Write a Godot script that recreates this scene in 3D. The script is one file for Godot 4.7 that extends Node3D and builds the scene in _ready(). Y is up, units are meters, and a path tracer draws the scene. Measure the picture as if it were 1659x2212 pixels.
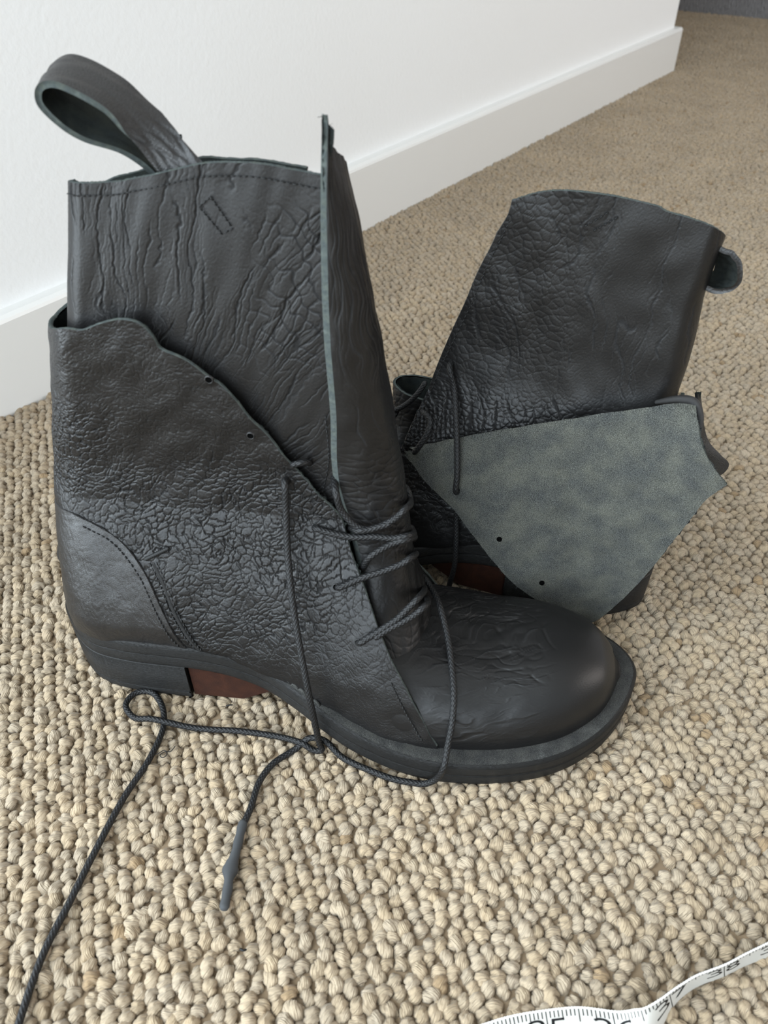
extends Node3D

# ---------------------------------------------------------------- small tools
class Lut:
	var t0 := 0.0
	var dt := 1.0
	var v := PackedFloat32Array()
	func _init(k: Array) -> void:
		var n := k.size() / 2
		t0 = k[0]
		dt = (float(k[(n - 1) * 2]) - t0) / 400.0
		var m := PackedFloat32Array()
		for j in n:
			var a := maxi(j - 1, 0)
			var b := mini(j + 1, n - 1)
			m.append((float(k[b * 2 + 1]) - float(k[a * 2 + 1])) / (float(k[b * 2]) - float(k[a * 2])))
		var i := 0
		for q in 401:
			var x := t0 + q * dt
			while i < n - 2 and x > float(k[i * 2 + 2]):
				i += 1
			var x0: float = k[i * 2]
			var h: float = float(k[i * 2 + 2]) - x0
			var y0: float = k[i * 2 + 1]
			var y1: float = k[i * 2 + 3]
			var s := (x - x0) / h
			v.append(y0 * (2 * s * s * s - 3 * s * s + 1) + m[i] * h * (s * s * s - 2 * s * s + s) + y1 * (3 * s * s - 2 * s * s * s) + m[i + 1] * h * (s * s * s - s * s))
	func at(x: float) -> float:
		var f := clampf((x - t0) / dt, 0.0, 399.999)
		var i := int(f)
		return lerpf(v[i], v[i + 1], f - i)


func spline(p: Array, step: float, closed := false) -> PackedVector3Array:
	var raw := PackedVector3Array()
	var n := p.size()
	for i in (n if closed else n - 1):
		var a: Vector3 = p[posmod(i - 1, n)] if closed else p[maxi(i - 1, 0)]
		var b: Vector3 = p[i]
		var c: Vector3 = p[(i + 1) % n]
		var d: Vector3 = p[(i + 2) % n] if closed else p[mini(i + 2, n - 1)]
		var ab := maxf(sqrt(a.distance_to(b)), 1e-4)
		var bc := maxf(sqrt(b.distance_to(c)), 1e-4)
		var cd := maxf(sqrt(c.distance_to(d)), 1e-4)
		var m1 := (c - b) if ab < 1e-3 else ((b - a) / ab - (c - a) / (ab + bc) + (c - b) / bc) * bc
		var m2 := (c - b) if cd < 1e-3 else ((c - b) / bc - (d - b) / (bc + cd) + (d - c) / cd) * bc
		for k in 16:
			var s := k / 16.0
			raw.append(b * (2 * s * s * s - 3 * s * s + 1) + m1 * (s * s * s - 2 * s * s + s) + c * (3 * s * s - 2 * s * s * s) + m2 * (s * s * s - s * s))
	raw.append(p[0] if closed else p[n - 1])
	return resample(raw, step)


func resample(raw: PackedVector3Array, step: float) -> PackedVector3Array:
	var total := 0.0
	for i in raw.size() - 1:
		total += raw[i].distance_to(raw[i + 1])
	return resample_n(raw, maxi(2, roundi(total / step)))


func resample_n(raw: PackedVector3Array, n: int) -> PackedVector3Array:
	var total := 0.0
	for i in raw.size() - 1:
		total += raw[i].distance_to(raw[i + 1])
	var out := PackedVector3Array([raw[0]])
	var want := total / n
	var run := 0.0
	for i in raw.size() - 1:
		var l := raw[i].distance_to(raw[i + 1])
		while l > 0.0 and run + l >= want - 1e-7 and out.size() < n:
			out.append(raw[i].lerp(raw[i + 1], (want - run) / l))
			want += total / n
		run += l
	out.append(raw[raw.size() - 1])
	return out


func smooth(a: float, b: float, x: float) -> float:
	var t := clampf((x - a) / (b - a), 0.0, 1.0)
	return t * t * (3.0 - 2.0 * t)


func noise(kind: int, freq: float, sd: int, octaves := 1) -> FastNoiseLite:
	var n := FastNoiseLite.new()
	n.noise_type = kind
	n.frequency = freq
	n.seed = sd
	n.fractal_type = FastNoiseLite.FRACTAL_FBM if octaves > 1 else FastNoiseLite.FRACTAL_NONE
	n.fractal_octaves = octaves
	if kind == FastNoiseLite.TYPE_CELLULAR:
		n.cellular_return_type = FastNoiseLite.RETURN_DISTANCE2_SUB
		n.cellular_distance_function = FastNoiseLite.DISTANCE_EUCLIDEAN
		n.cellular_jitter = 1.0
	return n


# mirror of the boot now being built: lengths run to +x for 1, to -x for -1; shapes are given in millimetres
var side := 1.0
var uvmm := Vector2()
var g_p := PackedVector3Array()
var g_n := PackedVector3Array()
var g_uv := PackedVector2Array()
var g_nu := 0
var g_nv := 0


func at_mm(p: Vector3) -> Vector3:
	return Vector3(p.x * side, p.y, p.z) * 0.001


func grid_normals(nu: int, nv: int, p: PackedVector3Array, sgn: float) -> PackedVector3Array:
	var n := PackedVector3Array()
	n.resize(p.size())
	var w := nu + 1
	for j in nv + 1:
		for i in nu + 1:
			var du := p[j * w + mini(i + 1, nu)] - p[j * w + maxi(i - 1, 0)]
			var dv := p[mini(j + 1, nv) * w + i] - p[maxi(j - 1, 0) * w + i]
			var c := du.cross(dv) * sgn
			if c.length_squared() < 1e-12:
				c = n[j * w + i - 1] if i > 0 else (n[(j - 1) * w + i] if j > 0 else Vector3(0, 0, 1))
			n[j * w + i] = c.normalized()
	return n


# a surface of nu x nv cells; f(u, v) gives millimetres and sets uvmm; relief(p, uv) is how far the skin stands out
func sheet(nu: int, nv: int, f: Callable, sgn := 1.0, relief = null) -> void:
	g_nu = nu
	g_nv = nv
	g_p = PackedVector3Array()
	g_uv = PackedVector2Array()
	for j in nv + 1:
		for i in nu + 1:
			g_p.append(f.call(float(i) / nu, float(j) / nv))
			g_uv.append(uvmm)
	g_n = grid_normals(nu, nv, g_p, sgn)
	if relief != null:
		for k in g_p.size():
			g_p[k] += g_n[k] * float(relief.call(g_p[k], g_uv[k]))
		g_n = grid_normals(nu, nv, g_p, sgn)


func mesh_of(nu: int, nv: int, p: PackedVector3Array, n: PackedVector3Array, uv: PackedVector2Array) -> ArrayMesh:
	var a := []
	a.resize(Mesh.ARRAY_MAX)
	var pp := PackedVector3Array()
	var nn := PackedVector3Array()
	var tt := PackedVector2Array()
	pp.resize(p.size())
	nn.resize(p.size())
	tt.resize(p.size())
	for k in p.size():
		pp[k] = Vector3(p[k].x * side, p[k].y, p[k].z) * 0.001
		nn[k] = Vector3(n[k].x * side, n[k].y, n[k].z)
		tt[k] = uv[k] / 60.0
	var ix := PackedInt32Array()
	var w := nu + 1
	for j in nv:
		for i in nu:
			var q := j * w + i
			var fn := (pp[q + 1] - pp[q]).cross(pp[q + w] - pp[q]) + (pp[q + w + 1] - pp[q + 1]).cross(pp[q + w] - pp[q + 1])
			if fn.dot(nn[q] + nn[q + w + 1]) > 0.0:
				ix.append_array([q, q + w, q + 1, q + 1, q + w, q + w + 1])
			else:
				ix.append_array([q, q + 1, q + w, q + 1, q + w + 1, q + w])
	a[Mesh.ARRAY_VERTEX] = pp
	a[Mesh.ARRAY_NORMAL] = nn
	a[Mesh.ARRAY_TEX_UV] = tt
	a[Mesh.ARRAY_INDEX] = ix
	var m := ArrayMesh.new()
	m.add_surface_from_arrays(Mesh.PRIMITIVE_TRIANGLES, a)
	return m


func grid_mesh() -> ArrayMesh:
	return mesh_of(g_nu, g_nv, g_p, g_n, g_uv)


# the flesh side of the sheet made last, t millimetres below its face
func flesh_mesh(t: float, every := 3) -> ArrayMesh:
	var nu := g_nu / every
	var nv := g_nv / every
	var p := PackedVector3Array()
	var n := PackedVector3Array()
	var uv := PackedVector2Array()
	for j in nv + 1:
		for i in nu + 1:
			var k := (g_nv if j == nv else j * every) * (g_nu + 1) + (g_nu if i == nu else i * every)
			p.append(g_p[k] - g_n[k] * t)
			n.append(-g_n[k])
			uv.append(g_uv[k])
	return mesh_of(nu, nv, p, n, uv)


# the cut edge of that sheet along row or column; a rough strip with a slightly bulging, frayed profile
func edge_mesh(idx: PackedInt32Array, t: float, rough := 0.25, inward := Vector3.ZERO, taper := 0.0) -> ArrayMesh:
	var p := PackedVector3Array()
	var n := PackedVector3Array()
	var uv := PackedVector2Array()
	var rg := noise(FastNoiseLite.TYPE_SIMPLEX, 0.9, 5, 2)
	var along := 0.0
	for i in idx.size():
		var k := idx[i]
		var a := g_p[k]
		var tang := (g_p[idx[mini(i + 5, idx.size() - 1)]] - g_p[idx[maxi(i - 5, 0)]]).normalized()
		var into := inward
		if inward == Vector3.ZERO:
			for q in range(maxi(i - 8, 0), mini(i + 9, idx.size())):
				into -= g_n[idx[q]]
			into = into.normalized()
		var out := tang.cross(-into).normalized()
		if i > 0:
			along += a.distance_to(g_p[idx[i - 1]])
		var ti := t * (1.0 - taper * smooth(0.72, 1.0, float(i) / idx.size()))
		for q in 5:
			var s := q / 4.0
			var bulge := (0.3 + rough * rg.get_noise_2d(along * 3.0, s * 2.0) * 2.0) * sin(s * PI)
			p.append(a + into * (ti * s) + out * edge_sign * bulge)
			uv.append(Vector2(along, s * t))
			n.append((out * edge_sign - into * (0.5 - s)).normalized())
	var m := grid_like(4, idx.size() - 1, p, n, uv)
	return m

var edge_sign := 1.0


func grid_like(nu: int, nv: int, p: PackedVector3Array, guide: PackedVector3Array, uv: PackedVector2Array) -> ArrayMesh:
	var n := grid_normals(nu, nv, p, 1.0)
	var d := 0.0
	for k in n.size():
		d += n[k].dot(guide[k])
	if d < 0.0:
		for k in n.size():
			n[k] = -n[k]
	return mesh_of(nu, nv, p, n, uv)


func row_ids(j: int, from := 0, to := -1) -> PackedInt32Array:
	var o := PackedInt32Array()
	for i in range(from, (g_nu if to < 0 else to) + 1):
		o.append(j * (g_nu + 1) + i)
	return o


func col_ids(i: int) -> PackedInt32Array:
	var o := PackedInt32Array()
	for j in g_nv + 1:
		o.append(j * (g_nu + 1) + i)
	return o


# round cord along points (mm); r may taper at the ends
func tube(pts: PackedVector3Array, r: float, sides := 10, caps := true, rad = null) -> ArrayMesh:
	var p := PackedVector3Array()
	var n := PackedVector3Array()
	var uv := PackedVector2Array()
	var t0 := (pts[1] - pts[0]).normalized()
	var up := Vector3.UP if absf(t0.y) < 0.9 else Vector3.RIGHT
	var nx := t0.cross(up).normalized()
	var along := 0.0
	var rings := []
	var last := pts.size() - 1
	if caps:
		rings.append([0, 0.05, -0.9])
		rings.append([0, 0.7, -0.65])
	for i in pts.size():
		rings.append([i, 1.0, 0.0])
	if caps:
		rings.append([last, 0.7, 0.65])
		rings.append([last, 0.05, 0.9])
	for rg in rings:
		var i: int = rg[0]
		var tg := (pts[mini(i + 1, last)] - pts[maxi(i - 1, 0)]).normalized()
		nx = (nx - tg * nx.dot(tg)).normalized()
		var ny := tg.cross(nx)
		if i > 0 and float(rg[2]) == 0.0:
			along += pts[i].distance_to(pts[i - 1])
		var rr := r if rad == null else float(rad.call(float(i) / last, along))
		for s in sides + 1:
			var a := TAU * s / sides
			var d := nx * cos(a) + ny * sin(a)
			p.append(pts[i] + d * rr * float(rg[1]) + tg * rr * float(rg[2]))
			n.append((d * float(rg[1]) + tg * float(rg[2])).normalized())
			uv.append(Vector2(float(s) / sides * 60.0, along * 7.0))
	return mesh_of(sides, rings.size() - 1, p, n, uv)


# flat strap between two edge curves
func strap(a: PackedVector3Array, b: PackedVector3Array, t: float, flip: float, relief = null) -> void:
	var n := a.size()
	sheet(24, n - 1, func(u, v):
		var i := clampi(roundi(v * (n - 1)), 0, n - 1)
		uvmm = Vector2(u * a[i].distance_to(b[i]), v * n)
		return a[i].lerp(b[i], u), flip, relief)


func add(parent: Node, called: String, m: Mesh, mat: Material, kind := "") -> MeshInstance3D:
	var o := MeshInstance3D.new()
	o.name = called
	o.mesh = m
	o.material_override = mat
	if kind:
		o.set_meta("kind", kind)
	parent.add_child(o, true)
	return o


func thing(called: String, label: String, category: String, at := Vector3.ZERO, turn := 0.0) -> Node3D:
	var o := Node3D.new()
	o.name = called
	o.position = at
	o.rotation.y = turn
	o.set_meta("label", label)
	o.set_meta("category", category)
	add_child(o, true)
	return o


# many small stitches along a line of points with normals: bent little threads, joined
func stitches(line: PackedVector3Array, nrm: PackedVector3Array, length: float, gap: float, r: float) -> ArrayMesh:
	var st := SurfaceTool.new()
	st.begin(Mesh.PRIMITIVE_TRIANGLES)
	var acc := 0.0
	var i := 0
	var total := 0.0
	for k in line.size() - 1:
		total += line[k].distance_to(line[k + 1])
	var pos := 0.0
	while pos + length < total:
		while i < line.size() - 2 and acc + line[i].distance_to(line[i + 1]) < pos:
			acc += line[i].distance_to(line[i + 1])
			i += 1
		var d := (line[i + 1] - line[i]).normalized()
		var s := line[i] + d * (pos - acc)
		var nn := nrm[i]
		var p := PackedVector3Array([s - nn * r, s + d * length * 0.2 + nn * r * 0.55, s + d * length * 0.5 + nn * r * 0.8, s + d * length * 0.8 + nn * r * 0.55, s + d * length - nn * r])
		st.append_from(tube(p, r, 6), 0, Transform3D())
		pos += length + gap
	return st.commit()


# ---------------------------------------------------------------- textures and materials
func grey_image(w: int, h: int, data: PackedByteArray) -> ImageTexture:
	return ImageTexture.create_from_image(Image.create_from_data(w, h, false, Image.FORMAT_L8, data))


func bytes_of(n: FastNoiseLite, s: int, whole := false) -> PackedByteArray:
	var im := n.get_image(s, s) if whole else n.get_seamless_image(s, s, false, false, 0.12)
	im.convert(Image.FORMAT_L8)
	return im.get_data()


func leather_tex() -> ImageTexture:
	var s := 1024
	var a := noise(FastNoiseLite.TYPE_CELLULAR, 0.085, 11)
	a.domain_warp_enabled = true
	a.domain_warp_amplitude = 6.0
	a.domain_warp_frequency = 0.04
	var b := noise(FastNoiseLite.TYPE_CELLULAR, 0.04, 12)
	b.domain_warp_enabled = true
	b.domain_warp_amplitude = 18.0
	b.domain_warp_frequency = 0.02
	var da := bytes_of(a, s)
	var db := bytes_of(b, s)
	var dc := bytes_of(noise(FastNoiseLite.TYPE_SIMPLEX, 0.12, 13, 3), s)
	for i in da.size():
		var x := minf(da[i] * 1.6, 255.0)
		var y := minf(db[i] * 3.0, 255.0)
		da[i] = int(x * 0.34 + y * 0.44 + dc[i] * 0.22)
	return grey_image(s, s, da)


func suede_tex(contrast: float, sd: int, whole := false) -> ImageTexture:
	var s := 1536 if whole else 1024
	var a := noise(FastNoiseLite.TYPE_SIMPLEX, 0.11, sd)
	a.domain_warp_enabled = true
	a.domain_warp_amplitude = 9.0
	a.domain_warp_frequency = 0.05
	var da := bytes_of(a, s, whole)
	var db := bytes_of(noise(FastNoiseLite.TYPE_SIMPLEX, 0.006, sd + 1, 4), s, whole)
	var dc := bytes_of(noise(FastNoiseLite.TYPE_SIMPLEX, 0.25, sd + 2), s, whole)
	var o := PackedByteArray()
	o.resize(s * s * 3)
	for i in da.size():
		var fibre := 1.0 - absf(da[i] - 128.0) / 50.0
		var v := 196.0 + contrast * (46.0 * maxf(fibre, -0.6) + 0.13 * (db[i] - 128) + 0.20 * (dc[i] - 128))
		var olive := (db[i] - 128) / 128.0
		o[i * 3] = clampi(int(v * (1.0 + 0.022 * olive)), 0, 255)
		o[i * 3 + 1] = clampi(int(v * (1.0 + 0.012 * olive)), 0, 255)
		o[i * 3 + 2] = clampi(int(v * (1.0 - 0.025 * olive)), 0, 255)
	return ImageTexture.create_from_image(Image.create_from_data(s, s, false, Image.FORMAT_RGB8, o))


func streak_tex(fx: float, fy: float, sd: int, w := 512, h := 512) -> ImageTexture:
	var n := noise(FastNoiseLite.TYPE_SIMPLEX, 1.0, sd, 3)
	var d := PackedByteArray()
	d.resize(w * h)
	for y in h:
		for x in w:
			# wrap round both ways by walking on two circles
			var ax := TAU * x / w
			var v := n.get_noise_3d(cos(ax) * fx, sin(ax) * fx, absf(y - h * 0.5) * fy)
			d[y * w + x] = clampi(int(128 + v * 150), 0, 255)
	return grey_image(w, h, d)


func braid_tex() -> ImageTexture:
	var d := PackedByteArray()
	d.resize(128 * 128)
	for y in 128:
		for x in 128:
			var u := x / 128.0 * 6.0
			var v := y / 128.0 * 4.0
			var a := absf(sin(PI * (u + v)))
			var b := absf(sin(PI * (u - v)))
			d[y * 128 + x] = int(255.0 * maxf(a, b) * (0.55 + 0.45 * minf(a, b)))
	return grey_image(128, 128, d)


func mat(color: Color, rough: float, spec := 0.5) -> StandardMaterial3D:
	var m := StandardMaterial3D.new()
	m.albedo_color = color
	m.roughness = rough
	m.metallic_specular = spec
	return m


func bump(m: StandardMaterial3D, t: Texture2D, cm: float, scale := 1.0) -> StandardMaterial3D:
	m.heightmap_enabled = true
	m.heightmap_texture = t
	m.heightmap_scale = cm
	m.uv1_scale = Vector3(scale, scale, scale)
	return m

var m_leather: StandardMaterial3D
var m_smooth: StandardMaterial3D
var m_suede: StandardMaterial3D
var m_lining: StandardMaterial3D
var m_edge: StandardMaterial3D
var m_sole: StandardMaterial3D
var m_welt: StandardMaterial3D
var m_shank: StandardMaterial3D
var m_lace: StandardMaterial3D
var m_rubber: StandardMaterial3D
var m_thread: StandardMaterial3D
var m_hole: StandardMaterial3D
var m_quarter: StandardMaterial3D
var m_shaft: StandardMaterial3D
var m_shaft_soft: StandardMaterial3D
var m_tongue: StandardMaterial3D
var m_vamp: StandardMaterial3D
var m_wall: StandardMaterial3D
var m_gloss: StandardMaterial3D


func make_materials() -> void:
	var lt := leather_tex()
	m_leather = bump(mat(Color(0.135, 0.132, 0.132), 0.44, 0.5), lt, 0.022)
	m_smooth = bump(mat(Color(0.11, 0.107, 0.107), 0.36, 0.5), lt, 0.007, 1.5)
	m_quarter = skin_of(grain_quarter, 220, 220, 1100, 1100, 0.40)
	m_shaft = skin_of(grain_shaft, 175, 210, 875, 1050, 0.46)
	m_shaft_soft = skin_of(grain_shaft_soft, 160, 210, 800, 1050, 0.42)
	m_tongue = skin_of(grain_tongue, 120, 300, 480, 1200, 0.40)
	m_vamp = skin_of(grain_vamp, 150, 150, 800, 800, 0.40)
	var su := suede_tex(0.9, 31)
	var sw := suede_tex(1.35, 33, true)
	m_suede = bump(mat(Color(0.385, 0.39, 0.37), 0.95, 0.2), sw, 0.045)
	m_suede.albedo_texture = sw
	m_suede.uv1_scale = Vector3(60.0 / 175.0, 60.0 / 175.0, 1)
	m_suede.rim_enabled = true
	m_suede.rim = 0.3
	m_suede.rim_tint = 0.6
	m_lining = bump(mat(Color(0.25, 0.27, 0.26), 0.95, 0.2), su, 0.05)
	m_lining.albedo_texture = su
	m_edge = bump(mat(Color(0.45, 0.48, 0.465), 0.9, 0.2), su, 0.06, 2.0)
	m_edge.albedo_texture = su
	m_sole = bump(mat(Color(0.075, 0.073, 0.07), 0.46, 0.36), streak_tex(3.0, 0.25, 41), 0.02)
	m_welt = bump(mat(Color(0.30, 0.30, 0.29), 0.85, 0.4), su, 0.12, 1.6)
	m_welt.albedo_texture = suede_tex(3.2, 51)
	m_welt.uv1_triplanar = true
	m_welt.uv1_scale = Vector3(14, 14, 14)
	m_shank = bump(mat(Color(0.29, 0.165, 0.115), 0.8, 0.3), su, 0.06)
	m_shank.albedo_texture = suede_tex(1.0, 61)
	m_lace = bump(mat(Color(0.085, 0.085, 0.088), 0.52, 0.40), braid_tex(), 0.03)
	m_rubber = mat(Color(0.25, 0.255, 0.26), 0.7, 0.3)
	m_thread = mat(Color(0.09, 0.09, 0.09), 0.6, 0.4)
	m_hole = mat(Color(0.02, 0.02, 0.02), 0.95, 0.1)
	m_wall = mat(Color(0.915, 0.92, 0.92), 0.75, 0.35)
	var wn := NoiseTexture2D.new()
	wn.width = 512
	wn.height = 512
	wn.seamless = true
	wn.noise = noise(FastNoiseLite.TYPE_SIMPLEX, 0.03, 71, 3)
	m_wall.heightmap_enabled = true
	m_wall.heightmap_texture = wn
	m_wall.heightmap_scale = 0.012
	m_wall.uv1_triplanar = true
	m_wall.uv1_scale = Vector3(7, 7, 7)
	m_gloss = mat(Color(0.875, 0.875, 0.865), 0.35, 0.5)


# ---------------------------------------------------------------- the room
const P0 := Vector3(-0.306, 0.0, -0.518)
const TURN := -0.62216
var e1 := Vector3(0.58277, 0, -0.81264)      # along the wall, away from the photographer
var e2 := Vector3(0.81264, 0, 0.58277)       # out of the wall, into the room


func room(x: float, y: float, f: float) -> Vector3:
	return P0 + e2 * x + e1 * f + Vector3(0, y, 0)


func block(x0: float, x1: float, y0: float, y1: float, f0: float, f1: float) -> Array:
	return [Vector3(x1 - x0, y1 - y0, f1 - f0), room((x0 + x1) / 2, (y0 + y1) / 2, (f0 + f1) / 2)]


func box_piece(called: String, b: Array, m: Material, parent: Node = null) -> MeshInstance3D:
	var bm := BoxMesh.new()
	bm.size = b[0]
	var o := MeshInstance3D.new()
	o.name = called
	o.mesh = bm
	o.material_override = m
	if parent == null:
		o.set_meta("kind", "structure")
		add_child(o, true)
		o.position = b[1]
		o.rotation.y = TURN
	else:
		parent.add_child(o, true)
		o.transform = (parent as Node3D).transform.affine_inverse() * Transform3D(Basis(Vector3.UP, TURN), b[1])
	return o


func profile_bar(called: String, prof: Array, f0: float, f1: float) -> void:
	# an extruded moulding along the wall; prof lists (x, y) anticlockwise
	var st := SurfaceTool.new()
	st.begin(Mesh.PRIMITIVE_TRIANGLES)
	st.set_smooth_group(-1)
	var n := prof.size()
	for i in n:
		var a: Vector2 = prof[i]
		var b: Vector2 = prof[(i + 1) % n]
		var p := [room(a.x, a.y, f0), room(b.x, b.y, f0), room(b.x, b.y, f1), room(a.x, a.y, f1)]
		for k in [0, 1, 2, 0, 2, 3]:
			st.add_vertex(p[k])
	for e in [f0, f1]:
		for i in range(1, n - 1):
			var tri := [prof[0], prof[i], prof[i + 1]]
			if e == f0:
				tri.reverse()
			for q: Vector2 in tri:
				st.add_vertex(room(q.x, q.y, e))
	st.generate_normals()
	var o := add(self, called, st.commit(), m_gloss, "structure")
	o.set_meta("kind", "structure")


func build_room() -> void:
	box_piece("wall_left", block(-1.6, 0, 0, 2.5, -0.33, 1.475), m_wall)
	box_piece("wall_left", block(-0.12, 0, 0, 0.02, -1.52, -0.33), m_wall)
	box_piece("wall_left", block(-0.12, 0, 2.2, 2.5, -1.52, -0.33), m_wall)
	box_piece("wall_left", block(-0.12, 0, 0, 2.5, -1.7, -1.52), m_wall)
	profile_bar("baseboard_left", [Vector2(-0.1, -0.004), Vector2(0.0135, -0.004), Vector2(0.0135, 0.0690), Vector2(0.0125, 0.0715), Vector2(0.0095, 0.0735), Vector2(-0.1, 0.0742)], -0.33, 1.4885)
	var m_off := mat(Color(0.72, 0.71, 0.70), 0.9, 0.2)
	box_piece("wall_right", block(3.0, 3.1, 0, 2.5, -1.8, 0.8), m_off)
	box_piece("wall_right", block(3.0, 3.1, 0, 2.5, 2.6, 3.4), m_off)
	box_piece("wall_right", block(3.0, 3.1, 0, 0.5, 0.8, 2.6), m_off)
	box_piece("wall_right", block(3.0, 3.1, 2.1, 2.5, 0.8, 2.6), m_off)
	box_piece("wall_front", block(-1.7, 3.1, 0, 2.5, 3.3, 3.4), m_off)
	box_piece("wall_hall", block(-1.7, -1.6, 0, 2.5, 1.4, 3.4), m_off)
	# wall behind the photographer, with a window near the corner
	box_piece("wall_back", block(-0.12, 0.15, 0, 2.5, -1.8, -1.7), m_off)
	box_piece("wall_back", block(1.75, 3.1, 0, 2.5, -1.8, -1.7), m_off)
	box_piece("wall_back", block(0.15, 1.75, 2.2, 2.5, -1.8, -1.7), m_off)
	box_piece("wall_back", block(0.15, 1.75, 0, 0.04, -1.8, -1.7), m_off)
	box_piece("ceiling", block(-1.7, 3.1, 2.5, 2.6, -1.8, 3.4), mat(Color(0.78, 0.78, 0.77), 0.9, 0.2))
	var w := Node3D.new()
	w.name = "window_1"
	w.set_meta("kind", "structure")
	add_child(w)
	for fr in [[0.15, 0.2, 0.04, 2.2], [1.7, 1.75, 0.04, 2.2], [0.2, 1.7, 0.04, 0.09], [0.2, 1.7, 2.15, 2.2]]:
		box_piece("window_frame", block(fr[0], fr[1], fr[2], fr[3], -1.79, -1.74), m_gloss, w)
	var v := Node3D.new()
	v.name = "window_2"
	v.set_meta("kind", "structure")
	add_child(v)
	for fr in [[-1.52, -1.47, 0.02, 2.2], [-0.38, -0.33, 0.02, 2.2], [-1.47, -0.38, 0.02, 0.06], [-1.47, -0.38, 2.15, 2.2]]:
		box_piece("window_frame", block(-0.1, -0.05, fr[2], fr[3], fr[0], fr[1]), m_gloss, v)
	var r := Node3D.new()
	r.name = "window_3"
	r.set_meta("kind", "structure")
	add_child(r)
	for fr in [[0.8, 0.85, 0.5, 2.1], [2.55, 2.6, 0.5, 2.1], [0.85, 2.55, 0.5, 0.55], [0.85, 2.55, 2.05, 2.1]]:
		box_piece("window_frame", block(3.03, 3.08, fr[2], fr[3], fr[0], fr[1]), m_gloss, r)


func build_far_furniture() -> void:
	var o := thing("storage_bench", "white furniture base with grey woven plinth at the far end past the wall corner", "furniture", room(1.0, 0, 2.2), TURN)
	var weave := NoiseTexture2D.new()
	weave.width = 256
	weave.height = 256
	weave.seamless = true
	weave.noise = noise(FastNoiseLite.TYPE_SIMPLEX, 0.08, 81, 2)
	var mw := mat(Color(0.52, 0.51, 0.51), 0.9, 0.2)
	mw.heightmap_enabled = true
	mw.heightmap_texture = weave
	mw.heightmap_scale = 0.3
	mw.uv1_triplanar = true
	mw.uv1_scale = Vector3(12, 3, 12)
	box_piece("plinth", block(-0.9, 2.2, -0.004, 0.045, 2.2, 2.7), mw, o)
	box_piece("panel", block(0.31, 2.2, 0.046, 0.5, 2.215, 2.7), mat(Color(0.92, 0.93, 0.96), 0.5), o)
	box_piece("side_panel", block(-0.9, 0.3, 0.046, 0.5, 2.26, 2.7), mat(Color(0.1, 0.1, 0.11), 0.6), o)
	var kn := SphereMesh.new()
	kn.radius = 0.022
	kn.height = 0.044
	var k := add(o, "knob", kn, mat(Color(0.14, 0.12, 0.12), 0.5))
	k.position = o.transform.affine_inverse() * room(0.46, 0.072, 2.20)


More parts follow.
